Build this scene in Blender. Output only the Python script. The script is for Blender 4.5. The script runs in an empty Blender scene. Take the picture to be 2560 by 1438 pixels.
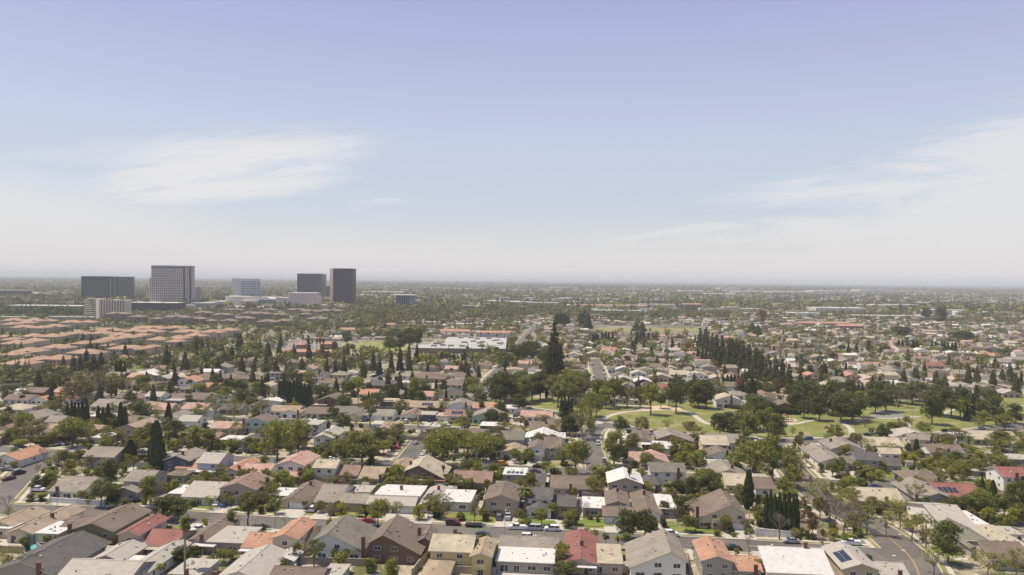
import bpy, math, random
import numpy as np
from mathutils import Vector, Matrix
R = math.radians
rnd = random.Random(7)
S = bpy.context.scene
col = S.collection
# ---------------------------------------------------------------- camera
F, CX, CY, HC = 1850.0, 1280.0, 719.0, 77.0
cam_d = bpy.data.cameras.new('camera'); cam = bpy.data.objects.new('camera', cam_d); col.objects.link(cam)
cam_d.sensor_width = 36; cam_d.lens = 36 * F / 2560
cam_d.clip_start = 1; cam_d.clip_end = 90000
PITCH, ROLL = math.atan((CY - 697.7) / F), 0.0105
CR = Matrix.Rotation(R(90) - PITCH, 3, 'X') @ Matrix.Rotation(ROLL, 3, 'Z')
cam.rotation_euler = CR.to_euler(); cam.location = (0, 0, HC)
S.camera = cam
# ---------------------------------------------------------------- light
S.view_settings.view_transform = 'Standard'; S.view_settings.look = 'None'
S.view_settings.exposure = 0.38; S.view_settings.gamma = 1
HAZE = 9.5e-5
SUN = Vector((-0.44, 0.06, 1.0)).normalized()          # towards the sun
sl = bpy.data.lights.new('sun', 'SUN'); sl.energy = 4.3; sl.angle = R(0.5); sl.color = (1.0, 0.90, 0.72)
so = bpy.data.objects.new('sun', sl); col.objects.link(so)
so.rotation_euler = SUN.to_track_quat('Z', 'Y').to_euler(); so.location = (0, 0, 300)
W = bpy.data.worlds.new('World'); S.world = W; W.use_nodes = True
nt = W.node_tree; nt.nodes.clear()
def N(t, k, **kw):
    n = t.nodes.new(k)
    for a, b in kw.items(): setattr(n, a, b)
    return n
def mth(t, op, a, b=None, c=None, clamp=False):
    n = N(t, 'ShaderNodeMath', operation=op, use_clamp=clamp)
    for i, v in enumerate((a, b, c)):
        if v is None: continue
        if isinstance(v, (int, float)): n.inputs[i].default_value = v
        else: t.links.new(v, n.inputs[i])
    return n.outputs[0]
def sstep(t, x, a, b):
    n = N(t, 'ShaderNodeMapRange', interpolation_type='SMOOTHSTEP')
    t.links.new(x, n.inputs[0]); n.inputs[1].default_value = a; n.inputs[2].default_value = b
    return n.outputs[0]
def mixc(t, f, a, b, mode='MIX'):
    n = N(t, 'ShaderNodeMix', data_type='RGBA', blend_type=mode)
    for s, v in ((n.inputs[0], f), (n.inputs[6], a), (n.inputs[7], b)):
        if isinstance(v, (int, float)): s.default_value = v
        elif isinstance(v, tuple): s.default_value = v if len(v) == 4 else (*v, 1)
        else: t.links.new(v, s)
    return n.outputs[2]
sky = N(nt, 'ShaderNodeTexSky', sky_type='NISHITA', sun_disc=False)
sky.sun_elevation = math.asin(SUN.z); sky.sun_rotation = math.atan2(SUN.x, SUN.y)
sky.air_density = 1.0; sky.dust_density = 1.2; sky.ozone_density = 1.2; sky.altitude = 80
tc = N(nt, 'ShaderNodeTexCoord'); sp = N(nt, 'ShaderNodeSeparateXYZ'); nt.links.new(tc.outputs['Generated'], sp.inputs[0])
yy = mth(nt, 'MAXIMUM', sp.outputs[1], 0.08)
az = mth(nt, 'DIVIDE', sp.outputs[0], yy); el = mth(nt, 'DIVIDE', sp.outputs[2], yy)   # direction on the dome: tangent of azimuth, of elevation
front = sstep(nt, sp.outputs[1], 0.05, 0.4)
def noise(t, x, y, z, det=6, rough=0.6, dist=0.0):
    c = N(t, 'ShaderNodeCombineXYZ')
    for i, v in enumerate((x, y, z)):
        if isinstance(v, (int, float)): c.inputs[i].default_value = v
        else: t.links.new(v, c.inputs[i])
    n = N(t, 'ShaderNodeTexNoise'); n.inputs['Scale'].default_value = 1; n.inputs['Detail'].default_value = det
    n.inputs['Roughness'].default_value = rough; n.inputs['Distortion'].default_value = dist
    t.links.new(c.outputs[0], n.inputs['Vector']); return n.outputs[0]
def lin(a, ka, b=None, kb=0.0, k0=0.0):
    r = mth(nt, 'MULTIPLY_ADD', a, ka, k0)
    return r if b is None else mth(nt, 'MULTIPLY_ADD', b, kb, r)
# cirrus: streaks that run slightly upwards to the right
st = noise(nt, lin(az, 4.0, el, 3.0), lin(el, 34, az, -4.0), 1.7, 9, 0.68, 0.5)
big = noise(nt, lin(az, 2.2), lin(el, 7.0, az, -.8), 5.3, 4, 0.55, 0.3)
def blob(cx, cy, rx, ry, tilt, lo=0.35, hi=1.25):
    a = lin(az, 1 / rx, el, tilt, -cx / rx - cy * tilt); b = lin(el, 1 / ry, az, -0.10 / ry, (-cy + .10 * cx) / ry)
    d = mth(nt, 'ADD', mth(nt, 'POWER', mth(nt, 'ABSOLUTE', a), 2), mth(nt, 'POWER', mth(nt, 'ABSOLUTE', b), 2))
    return mth(nt, 'SUBTRACT', 1, sstep(nt, d, lo, hi))
m1 = blob(-0.39, 0.142, 0.25, 0.066, 0.0, .0, 1.25)
c1 = mth(nt, 'MULTIPLY', m1, sstep(nt, mth(nt, 'ADD', mth(nt, 'ADD', mth(nt, 'MULTIPLY', st, .9), mth(nt, 'MULTIPLY', big, .45)), mth(nt, 'MULTIPLY', m1, .30)), 0.77, 1.04))
# bank on the right, its edge climbing to the right, and low veil on the left
edge = mth(nt, 'SUBTRACT', mth(nt, 'MULTIPLY_ADD', mth(nt, 'POWER', mth(nt, 'MAXIMUM', lin(az, 1, None, 0, -0.02), 0.0), 1.35), .38, 0.052), el)
edge = mth(nt, 'ADD', edge, mth(nt, 'MULTIPLY_ADD', st, .13, -.065))
c2 = mth(nt, 'MULTIPLY', sstep(nt, edge, -0.008, 0.045), sstep(nt, az, -0.02, 0.22))
c2 = mth(nt, 'MULTIPLY', c2, sstep(nt, mth(nt, 'ADD', mth(nt, 'MULTIPLY', st, .9), mth(nt, 'MULTIPLY', edge, 2.6)), 0.36, 0.72))
e3 = mth(nt, 'SUBTRACT', mth(nt, 'MULTIPLY_ADD', mth(nt, 'MAXIMUM', lin(az, -1, None, 0, -0.35), 0.0), .20, 0.068), el)
e3 = mth(nt, 'ADD', e3, mth(nt, 'MULTIPLY_ADD', big, .06, -.03))
c3 = sstep(nt, e3, -0.03, 0.04)
m4 = blob(-0.19, 0.097, 0.05, 0.010, 0.0)
c4 = mth(nt, 'MULTIPLY', mth(nt, 'MULTIPLY', m4, .6), sstep(nt, st, .42, .62))
m5 = blob(-.60, .155, .16, .03, 0)
c5 = mth(nt, 'MULTIPLY', mth(nt, 'MULTIPLY', m5, .35), sstep(nt, st, .35, .7))
cl = mth(nt, 'MAXIMUM', mth(nt, 'MAXIMUM', mth(nt, 'MULTIPLY', c1, .88), mth(nt, 'MULTIPLY', c2, .70)), mth(nt, 'MAXIMUM', mth(nt, 'MULTIPLY', c3, .62), mth(nt, 'MAXIMUM', c4, c5)))
cl = mth(nt, 'MULTIPLY', cl, front)
SKY_CLOUD = (5.85, 5.7, 5.65)
rp = N(nt, 'ShaderNodeValToRGB'); nt.links.new(mth(nt, 'MULTIPLY', sp.outputs[2], 2.0), rp.inputs[0]); cr_ = rp.color_ramp
K = .2                                                     # the ramp holds values up to 1, scaled back by 1 / K
for i_, (p_, c_) in enumerate(((0.0, (4.75, 4.6, 4.4)), (.07, (5.15, 5.05, 5.0)), (.20, (4.75, 5.2, 5.75)), (.38, (4.5, 4.95, 5.85)), (.70, (3.3, 3.55, 5.3)), (1.0, (2.2, 2.6, 4.6)))):
    e_ = cr_.elements[i_] if i_ < 2 else cr_.elements.new(p_)
    e_.position = p_; e_.color = (c_[0] * K * .9, c_[1] * K * .9, c_[2] * K * .93, 1)
sc_ = N(nt, 'ShaderNodeVectorMath', operation='SCALE'); nt.links.new(rp.outputs[0], sc_.inputs[0]); sc_.inputs['Scale'].default_value = 1 / K
base = mixc(nt, .8, sky.outputs[0], sc_.outputs[0])
out = mixc(nt, cl, base, SKY_CLOUD)
bg = N(nt, 'ShaderNodeBackground'); bg.inputs[1].default_value = 0.11
wo = N(nt, 'ShaderNodeOutputWorld'); nt.links.new(out, bg.inputs[0]); nt.links.new(bg.outputs[0], wo.inputs[0])
S.cycles.max_bounces = 5; S.cycles.diffuse_bounces = 2; S.cycles.glossy_bounces = 2; S.cycles.transmission_bounces = 2
S.cycles.transparent_max_bounces = 4; S.cycles.volume_bounces = 0; S.cycles.caustics_reflective = False; S.cycles.caustics_refractive = False

# ---------------------------------------------------------------- helpers
def hor(px): return 697.7 + (px - 1280) * 0.0105
def at(px, py, z=0.0):
    d = CR @ Vector(((px - CX) / F, -(py - CY) / F, -1.0))
    k = (z - HC) / d.z
    return Vector((d.x * k, d.y * k, z))
CRI = CR.transposed()
def proj(p):
    q = CRI @ (Vector(p) - Vector((0, 0, HC)))
    if q.z >= -1: return (-9999, -9999, 1)
    return (CX + F * q.x / -q.z, CY - F * q.y / -q.z, -q.z)
TH = R(5)
U = Vector((math.cos(TH), -math.sin(TH), 0)); V = Vector((math.sin(TH), math.cos(TH), 0))
MATS = {}
def new_mat(name):
    m = bpy.data.materials.new(name); m.use_nodes = True; MATS[name] = m
    return m, m.node_tree, m.node_tree.nodes['Principled BSDF']
def mat(name, c, rough=.85, var=.15, scale=.6, spec=.3, metal=0, objvar=.0, stripes=0.0, courses=0):
    if name in MATS: return MATS[name]
    m, t, p = new_mat(name)
    p.inputs['Roughness'].default_value = rough; p.inputs['Specular IOR Level'].default_value = spec; p.inputs['Metallic'].default_value = metal
    g = N(t, 'ShaderNodeNewGeometry')
    n = N(t, 'ShaderNodeTexNoise'); n.inputs['Scale'].default_value = scale; n.inputs['Detail'].default_value = 5; n.inputs['Roughness'].default_value = .65
    t.links.new(g.outputs['Position'], n.inputs['Vector'])
    v = mth(t, 'MULTIPLY_ADD', n.outputs[0], 2 * var, 1 - var)
    if objvar:
        o = N(t, 'ShaderNodeObjectInfo'); v = mth(t, 'MULTIPLY', v, mth(t, 'MULTIPLY_ADD', o.outputs['Random'], 2 * objvar, 1 - objvar))
    if courses:                                  # rows of shingles, old patches
        sz = N(t, 'ShaderNodeSeparateXYZ'); t.links.new(g.outputs['Position'], sz.inputs[0])
        v = mth(t, 'MULTIPLY', v, mth(t, 'MULTIPLY_ADD', mth(t, 'SINE', mth(t, 'MULTIPLY', sz.outputs[2], 26.0)), courses, 1))
        n2 = N(t, 'ShaderNodeTexNoise'); n2.inputs['Scale'].default_value = .22; n2.inputs['Detail'].default_value = 3; t.links.new(g.outputs['Position'], n2.inputs['Vector'])
        v = mth(t, 'MULTIPLY', v, mth(t, 'MULTIPLY_ADD', n2.outputs[0], .7, .65))
    if stripes:                                  # courses of tiles that run down the slope
        cr = N(t, 'ShaderNodeVectorMath', operation='CROSS_PRODUCT'); t.links.new(g.outputs['Normal'], cr.inputs[0]); cr.inputs[1].default_value = (0, 0, 1)
        no = N(t, 'ShaderNodeVectorMath', operation='NORMALIZE'); t.links.new(cr.outputs[0], no.inputs[0])
        dt = N(t, 'ShaderNodeVectorMath', operation='DOT_PRODUCT'); t.links.new(no.outputs[0], dt.inputs[0]); t.links.new(g.outputs['Position'], dt.inputs[1])
        s = mth(t, 'SINE', mth(t, 'MULTIPLY', dt.outputs['Value'], 9.0))
        v = mth(t, 'MULTIPLY', v, mth(t, 'MULTIPLY_ADD', s, stripes, 1))
    mul = N(t, 'ShaderNodeVectorMath', operation='SCALE'); mul.inputs[0].default_value = c; t.links.new(v, mul.inputs['Scale'])
    t.links.new(mul.outputs[0], p.inputs['Base Color'])
    return m
def leaf_mat(name, c, c2, trans=.25):
    m, t, p = new_mat(name)
    g = N(t, 'ShaderNodeNewGeometry'); o = N(t, 'ShaderNodeObjectInfo')
    n = N(t, 'ShaderNodeTexNoise'); n.inputs['Scale'].default_value = .45; n.inputs['Detail'].default_value = 3
    t.links.new(g.outputs['Position'], n.inputs['Vector'])
    f = mth(t, 'ADD', mth(t, 'MULTIPLY', g.outputs['Random Per Island'], .55), mth(t, 'MULTIPLY_ADD', n.outputs[0], 1.6, -.58), clamp=True)
    b = mixc(t, f, c, c2)
    s = mth(t, 'MULTIPLY_ADD', o.outputs['Random'], .5, .75)
    mul = N(t, 'ShaderNodeVectorMath', operation='SCALE'); t.links.new(b, mul.inputs[0]); t.links.new(s, mul.inputs['Scale'])
    p.inputs['Roughness'].default_value = .6; p.inputs['Specular IOR Level'].default_value = .25
    t.links.new(mul.outputs[0], p.inputs['Base Color'])
    tr = N(t, 'ShaderNodeBsdfTranslucent'); t.links.new(mul.outputs[0], tr.inputs[0])
    mx = N(t, 'ShaderNodeMixShader'); mx.inputs[0].default_value = trans
    t.links.new(p.outputs[0], mx.inputs[1]); t.links.new(tr.outputs[0], mx.inputs[2])
    t.links.new(mx.outputs[0], t.nodes['Material Output'].inputs[0])
    return m
class MB:
    def __init__(s): s.v = []; s.f = []; s.m = []
    def quad(s, a, b, c, d, m=0): s.poly([a, b, c, d], m)
    def poly(s, pts, m=0):
        i = len(s.v); s.v += [tuple(p) for p in pts]; s.f.append(tuple(range(i, i + len(pts)))); s.m.append(m)
    def hexa(s, b, t, m=0, cap=True, bot=False, mt=None):   # b, t: matching rings of corners, anticlockwise from above
        n = len(b); i = len(s.v); s.v += [tuple(p) for p in b] + [tuple(p) for p in t]
        for k in range(n): j = (k + 1) % n; s.f.append((i + k, i + j, i + n + j, i + n + k)); s.m.append(m)
        if cap: s.f.append(tuple(i + n + k for k in range(n))); s.m.append(m if mt is None else mt)
        if bot: s.f.append(tuple(i + n - 1 - k for k in range(n))); s.m.append(m)
    def box(s, o, ux, vy, w, d, z0, z1, m=0, bot=False, mt=None):     # o: corner, ux / vy: unit axes
        c = [o, o + ux * w, o + ux * w + vy * d, o + vy * d]
        s.hexa([(p.x, p.y, z0) for p in c], [(p.x, p.y, z1) for p in c], m, True, bot, mt)
    def tube(s, pts, rad, n=5, m=0):
        prev = None
        for k, p in enumerate(pts):
            p = Vector(p); a = Vector(pts[max(k - 1, 0)]); b = Vector(pts[min(k + 1, len(pts) - 1)])
            t = (b - a).normalized(); x = t.orthogonal().normalized() if abs(t.z) < .9 else Vector((1, 0, 0)); y = t.cross(x).normalized(); x = y.cross(t)
            i = len(s.v); r = rad[k]
            s.v += [tuple(p + (x * math.cos(2 * math.pi * j / n) + y * math.sin(2 * math.pi * j / n)) * r) for j in range(n)]
            if prev is not None:
                for j in range(n): q = (j + 1) % n; s.f.append((prev + j, prev + q, i + q, i + j)); s.m.append(m)
            prev = i
        s.f.append(tuple(prev + j for j in range(n))); s.m.append(m)
    def mesh(s, name, mats):
        me = bpy.data.meshes.new(name); me.from_pydata(s.v, [], s.f)
        for x in mats: me.materials.append(x)
        if len(mats) > 1: me.polygons.foreach_set('material_index', s.m)
        me.update(); return me
    def build(s, name, mats, parent=None, loc=(0, 0, 0), rz=0):
        return link(name, s.mesh(name, mats if isinstance(mats, (list, tuple)) else [mats]), parent, loc, rz)
def link(name, me, parent=None, loc=(0, 0, 0), rz=0):
    o = bpy.data.objects.new(name, me); col.objects.link(o); o.location = loc; o.rotation_euler.z = rz
    if parent is not None: o.parent = parent
    return o
THINGS = []
def reg(o, desc, cat, px, py, group=None):
    o['category'] = cat
    if group: o['group'] = group
    THINGS.append((o, desc, px, py)); return o
def empty(name, loc, rz=0):
    return link(name, None, None, loc, rz)
def struct(name, mb, mats):
    o = mb.build(name, mats); o['kind'] = 'structure'; return o
def npmesh(name, verts, faces, mats, mi=None):
    me = bpy.data.meshes.new(name); n = len(faces); k = faces.shape[1]
    me.vertices.add(len(verts)); me.vertices.foreach_set('co', verts.astype(np.float32).ravel())
    me.loops.add(n * k); me.loops.foreach_set('vertex_index', faces.astype(np.int32).ravel())
    me.polygons.add(n); me.polygons.foreach_set('loop_start', np.arange(0, n * k, k, dtype=np.int32))
    for x in mats: me.materials.append(x)
    if mi is not None: me.polygons.foreach_set('material_index', mi.astype(np.int32))
    me.update(calc_edges=True); return me
def inpoly(x, y, poly):
    r = False; j = len(poly) - 1
    for i in range(len(poly)):
        xi, yi = poly[i]; xj, yj = poly[j]
        if (yi > y) != (yj > y) and x < (xj - xi) * (y - yi) / (yj - yi) + xi: r = not r
        j = i
    return r
# ---------------------------------------------------------------- ground, roads, park
m, t, p = new_mat('ground')
g = N(t, 'ShaderNodeNewGeometry'); p.inputs['Roughness'].default_value = .95; p.inputs['Specular IOR Level'].default_value = .1
def gn(sc, det=4, off=0.0):
    n = N(t, 'ShaderNodeTexNoise'); n.inputs['Scale'].default_value = sc; n.inputs['Detail'].default_value = det; n.inputs['Roughness'].default_value = .6
    a = N(t, 'ShaderNodeVectorMath', operation='ADD'); a.inputs[1].default_value = (off, off * 2, 0)
    t.links.new(g.outputs['Position'], a.inputs[0]); t.links.new(a.outputs[0], n.inputs['Vector']); return n.outputs[0]
c = mixc(t, sstep(t, gn(.10, 5), .44, .56), (.34, .29, .22), (.12, .125, .045))
c = mixc(t, sstep(t, gn(.16, 3, 40), .56, .62), c, (.46, .42, .36))
c = mixc(t, sstep(t, gn(.05, 4, 90), .54, .66), c, (.16, .13, .09))
dl = N(t, 'ShaderNodeVectorMath', operation='LENGTH'); t.links.new(g.outputs['Position'], dl.inputs[0])
farc = mixc(t, sstep(t, gn(.012, 5, 11), .42, .58), (.085, .10, .05), (.22, .20, .16))
c = mixc(t, sstep(t, dl.outputs['Value'], 700, 1600), c, farc)
t.links.new(c, p.inputs['Base Color'])
b = MB(); b.quad((-45000, -600, 0), (45000, -600, 0), (45000, 60000, 0), (-45000, 60000, 0)); struct('ground', b, [m])
def asphalt(name, c):
    m, t, p = new_mat(name); g = N(t, 'ShaderNodeNewGeometry'); p.inputs['Roughness'].default_value = .9; p.inputs['Specular IOR Level'].default_value = .2
    def q(s, det, off=0):
        n = N(t, 'ShaderNodeTexNoise'); n.inputs['Scale'].default_value = s; n.inputs['Detail'].default_value = det; a = N(t, 'ShaderNodeVectorMath', operation='ADD'); a.inputs[1].default_value = (off, 0, 0)
        t.links.new(g.outputs['Position'], a.inputs[0]); t.links.new(a.outputs[0], n.inputs['Vector']); return n.outputs[0]
    v = mth(t, 'MULTIPLY', mth(t, 'MULTIPLY_ADD', q(.06, 4), .8, .6), mth(t, 'MULTIPLY_ADD', q(.9, 6, 7), .5, .75))
    vo = N(t, 'ShaderNodeTexVoronoi', feature='DISTANCE_TO_EDGE'); vo.inputs['Scale'].default_value = .16; t.links.new(g.outputs['Position'], vo.inputs['Vector'])
    v = mth(t, 'MULTIPLY', v, mth(t, 'MULTIPLY_ADD', sstep(t, vo.outputs['Distance'], .0, .007), .22, .78))      # sealed cracks
    vp = N(t, 'ShaderNodeTexVoronoi', feature='F1'); vp.inputs['Scale'].default_value = .07; t.links.new(g.outputs['Position'], vp.inputs['Vector'])
    v = mth(t, 'MULTIPLY', v, mth(t, 'MULTIPLY_ADD', mth(t, 'GREATER_THAN', vp.outputs['Color'], .78), -.16, 1))   # resurfaced patches
    s = N(t, 'ShaderNodeVectorMath', operation='SCALE'); s.inputs[0].default_value = c; t.links.new(v, s.inputs['Scale']); t.links.new(s.outputs[0], p.inputs['Base Color']); return m
ASPH = asphalt('asphalt', (.135, .123, .108)); ASPH2 = asphalt('asphalt_pale', (.23, .213, .188))
CONC = mat('concrete', (.43, .395, .335), .9, .14, .5)
CONC2 = mat('concrete_warm', (.48, .40, .33), .9, .14, .5)
def grass_mat(name, c1, c2, c3):
    m, t, p = new_mat(name); g = N(t, 'ShaderNodeNewGeometry'); p.inputs['Roughness'].default_value = .9; p.inputs['Specular IOR Level'].default_value = .15
    def q(s, det):
        n = N(t, 'ShaderNodeTexNoise'); n.inputs['Scale'].default_value = s; n.inputs['Detail'].default_value = det
        t.links.new(g.outputs['Position'], n.inputs['Vector']); return n.outputs[0]
    c = mixc(t, sstep(t, q(.5, 5), .35, .65), c1, c2); c = mixc(t, sstep(t, q(.09, 4), .45, .68), c, c3)
    t.links.new(c, p.inputs['Base Color']); return m
LAWN = grass_mat('lawn_grass', (.105, .155, .03), (.15, .19, .045), (.23, .21, .07))
DRYL = grass_mat('dry_grass', (.22, .20, .085), (.17, .18, .05), (.30, .25, .14))
PARKG = grass_mat('park_grass_mat', (.145, .165, .045), (.19, .195, .065), (.28, .24, .115))
YEL = mat('road_paint_yellow', (.50, .34, .12), .8, .2, 2)
WHT = mat('white_paint', (.66, .65, .61), .7, .06, 1)
def smooth(pts, n=4):
    out = []
    for i in range(len(pts) - 1):
        p0 = pts[max(i - 1, 0)]; p1 = pts[i]; p2 = pts[i + 1]; p3 = pts[min(i + 2, len(pts) - 1)]
        for k in range(n):
            t = k / n
            out.append(.5 * ((2 * p1) + (p2 - p0) * t + (2 * p0 - 5 * p1 + 4 * p2 - p3) * t * t + (3 * p1 - p0 - 3 * p2 + p3) * t ** 3))
    out.append(pts[-1]); return out
def resample(pts, step):
    out = [pts[0]]; acc = 0
    for a, b in zip(pts, pts[1:]):
        L = (b - a).length
        while acc + L >= step:
            f = (step - acc) / L; a = a.lerp(b, f); out.append(a.copy()); L = (b - a).length; acc = 0
        acc += L
    out.append(pts[-1]); return out
def frames(pts):
    fr = []
    for i, p in enumerate(pts):
        d = (pts[min(i + 1, len(pts) - 1)] - pts[max(i - 1, 0)]); d.z = 0; d.normalize(); fr.append((p, Vector((-d.y, d.x, 0))))
    return fr
def ribbon(mb, pts, a, b_, z, m=0):
    fr = frames(pts)
    for (p, n), (q, n2) in zip(fr, fr[1:]):
        mb.quad((p + n * a).to_tuple()[:2] + (z,), (p + n * b_).to_tuple()[:2] + (z,), (q + n2 * b_).to_tuple()[:2] + (z,), (q + n2 * a).to_tuple()[:2] + (z,), m)
ROADS = []   # (name, width, world pts, sidewalks)
def road(name, w, px, side=True, mats=None, walk=1.5):
    pts = resample(smooth([at(*q) for q in px], 6), 2.0)
    ROADS.append((name, w, pts, side, mats or ASPH)); return pts
MAIN = road('main_street', 10.5, [(-190, 1266), (0, 1274), (200, 1279), (400, 1288), (700, 1309), (1000, 1322), (1250, 1333), (1400, 1341), (1600, 1352), (1800, 1362), (2000, 1374), (2140, 1384), (2262, 1392)])
road('corner_street', 9.5, [(-40, 1285), (5, 1240), (60, 1185), (105, 1157), (150, 1144), (200, 1139)])
road('second_street', 9.5, [(-120, 1118), (60, 1127), (200, 1138), (400, 1142), (640, 1150), (900, 1158), (1100, 1165), (1280, 1172), (1440, 1180), (1540, 1184), (1700, 1192), (1860, 1200), (1990, 1206)])
road('side_street', 9.0, [(1008, 1163), (1030, 1135), (1056, 1100), (1085, 1070)])
road('third_street', 9.5, [(-80, 1000), (60, 1018), (165, 1033), (300, 1042), (400, 1044), (560, 1048), (760, 1056), (900, 1064), (1060, 1071), (1180, 1076), (1280, 1078)])
road('park_side_street', 9.0, [(1494, 1184), (1490, 1150), (1478, 1115), (1480, 1085), (1496, 1066)])
PARKR = road('park_road', 10.0, [(1150, 1006), (1260, 1015), (1320, 1024), (1400, 1036), (1467, 1052), (1530, 1066), (1600, 1078), (1700, 1090), (1850, 1100), (2030, 1104), (2180, 1097), (2370, 1088), (2480, 1076), (2620, 1062)])
RIGHT = road('right_road', 11.5, [(1925, 1098), (1935, 1120), (1957, 1148), (1990, 1183), (2022, 1219), (2065, 1253), (2130, 1290), (2195, 1325), (2240, 1360), (2280, 1400), (2300, 1450), (2300, 1520)])
road('cul_de_sac', 10.0, [(2010, 1206), (2090, 1209), (2170, 1213), (2205, 1215)])
road('upper_street', 10.0, [(1513, 985), (1502, 950), (1493, 920), (1487, 897)])
road('diagonal_street', 9.5, [(1180, 1006), (1205, 982), (1232, 945), (1262, 912)])
road('school_street', 8.5, [(1262, 912), (1290, 875), (1318, 838), (1340, 816)], False)
road('left_avenue', 20.0, [(-160, 1020), (-40, 988), (60, 972), (150, 956), (250, 938), (350, 918), (480, 893), (640, 862), (760, 840), (880, 822)], True, ASPH2)
road('parked_street', 9.0, [(915, 960), (935, 946), (985, 925), (1030, 905)])
road('avenue_beyond', 12.0, [(1330, 858), (1450, 858), (1560, 860), (1700, 862), (1850, 866)])
road('curving_road', 12.0, [(2050, 843), (2120, 870), (2240, 902), (2350, 934), (2470, 962), (2620, 985)], True, ASPH2)
road('right_far_street', 8.0, [(2310, 935), (2400, 925), (2560, 915)])
RC = [(np.array([(q.x, q.y) for q in r[2]]), r[1]) for r in ROADS]
def near_road(x, y, pad=0.0, skip=None):
    for i, (a, w) in enumerate(RC):
        if i == skip: continue
        if (np.hypot(a[:, 0] - x, a[:, 1] - y)).min() < w / 2 + pad: return True
    return False
KERB = mat('kerb_concrete', (.44, .41, .36), .9, .1, 1)
for i, (nm, w, pts, side, am) in enumerate(ROADS):
    mb = MB(); ribbon(mb, pts, -w / 2, w / 2, 0.010 + 0.004 * i); struct(nm, mb, [am])
    if not side: continue
    mb = MB(); fr = frames(pts)
    for sgn in (-1, 1):
        for (p_, n_), (q_, n2) in zip(fr, fr[1:]):
            c_ = (p_ + q_) / 2 + n_ * sgn * (w / 2 + 1.5)
            if near_road(c_.x, c_.y, 1.2, i): continue
            for a, b2, z, mi in ((w / 2, w / 2 + .35, .14 + .004 * i, 0), (w / 2 + .352, w / 2 + 1.7, .12 + .004 * i, 1), (w / 2 + 1.702, w / 2 + 3.1, .135 + .004 * i, 0)):
                k = [p_ + n_ * sgn * a, p_ + n_ * sgn * b2, q_ + n2 * sgn * b2, q_ + n2 * sgn * a]
                if sgn > 0: k = k[::-1]
                mb.hexa([(v.x, v.y, -.02) for v in k], [(v.x, v.y, z) for v in k], mi)
    struct(nm.replace('street', 'pavement').replace('road', 'pavement').replace('avenue', 'avenue_pavement') if 'sac' not in nm else 'cul_de_sac_pavement', mb, [KERB, DRYL])
mb = MB(); c0 = at(2210, 1215); mb.poly([(c0.x + 15 * math.cos(a), c0.y + 15 * math.sin(a), .095) for a in np.linspace(0, 2 * math.pi, 28)[:-1]]); struct('turning_circle_road', mb, [ASPH])
mb = MB(); ribbon(mb, RIGHT, -.20, -.09, .10); ribbon(mb, RIGHT, .09, .20, .10); struct('road_centre_line', mb, [YEL])
for (x, y) in ((2259, 1377), (2235, 1390), (2250, 1337)):
    q = at(x, y); mb = MB(); mb.poly([(q.x + .55 * math.cos(a), q.y + .55 * math.sin(a), .098) for a in np.linspace(0, 6.28, 15)[:-1]]); o = mb.build('manhole_cover', CONC)
    reg(o, 'round pale manhole cover set in the asphalt', 'manhole cover', x, y, 'manhole covers in the road')
NSH = [0]
def sheet(name, px, z, mt, world=False):
    NSH[0] += 1; z += .0011 * NSH[0]; mb = MB(); pts = [q if world else at(*q) for q in px]; mb.poly([(q.x, q.y, z) for q in pts]); return struct(name, mb, [mt])
PARK = [(1250, 985), (1330, 995), (1480, 1000), (1560, 1006), (1700, 1000), (1800, 1010), (1930, 1015), (2100, 1012), (2300, 1000), (2600, 985), (2640, 1055), (2480, 1066), (2370, 1077), (2180, 1086), (2030, 1093), (1850, 1089), (1700, 1080), (1600, 1068), (1530, 1057), (1467, 1044), (1400, 1028), (1310, 1016)]
sheet('park_lawn', PARK, .06, PARKG)
SAND = mat('sand', (.52, .40, .26), .95, .1, .4)
sheet('sand_area', [(1590, 1026), (1610, 1017), (1660, 1014), (1700, 1018), (1704, 1026)], .07, SAND)
sheet('playground_sand', [(1934, 1052), (1948, 1045), (1985, 1046), (1998, 1054), (1978, 1060), (1940, 1061)], .07, SAND)
sheet('games_court', [(2165, 1046), (2192, 1026), (2232, 1024), (2268, 1043)], .075, mat('court_green', (.20, .205, .175), .9, .1, .3))
PATHM = mat('park_path_concrete', (.42, .385, .33), .9, .12, .4)
def path(px, w, z=.08):
    mb = MB(); ribbon(mb, resample(smooth([at(*q) for q in px], 6), 2), -w / 2, w / 2, z); struct('park_path', mb, [PATHM])
path([(1478, 1060), (1500, 1058), (1512, 1046), (1530, 1038), (1565, 1030), (1620, 1027), (1690, 1025), (1725, 1033), (1745, 1046), (1765, 1058), (1800, 1064), (1850, 1066)], 3.2)
path([(1500, 1058), (1480, 1048), (1466, 1040)], 4.5, .083)
path([(1500, 1013), (1560, 1014), (1620, 1016)], 2.5, .086)
path([(1850, 1066), (1920, 1064), (1990, 1060), (2020, 1053), (2070, 1050), (2120, 1055), (2180, 1047), (2235, 1046), (2300, 1042)], 2.6, .089)
path([(2130, 1096), (2128, 1075), (2110, 1060), (2090, 1052)], 3, .092)
path([(2235, 1046), (2262, 1054), (2272, 1064), (2255, 1073), (2200, 1078)], 2.6, .095)
path([(2350, 1037), (2400, 1020), (2460, 1015), (2600, 1014)], 2.4, .098)
sheet('school_field', [(842, 880), (905, 854), (1012, 852), (1022, 884)], .06, grass_mat('school_grass', (.14, .19, .05), (.19, .21, .07), (.38, .30, .16)))
sheet('far_sports_field', [(1480, 825), (1500, 820), (1740, 821), (1750, 829), (1560, 830)], .06, DRYL)
sheet('school_yard', [(1020, 884), (1040, 855), (1270, 852), (1245, 895)], .05, ASPH2)
sheet('avenue_verge', [(310, 922), (380, 903), (420, 898), (330, 930)], .05, LAWN)
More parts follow.
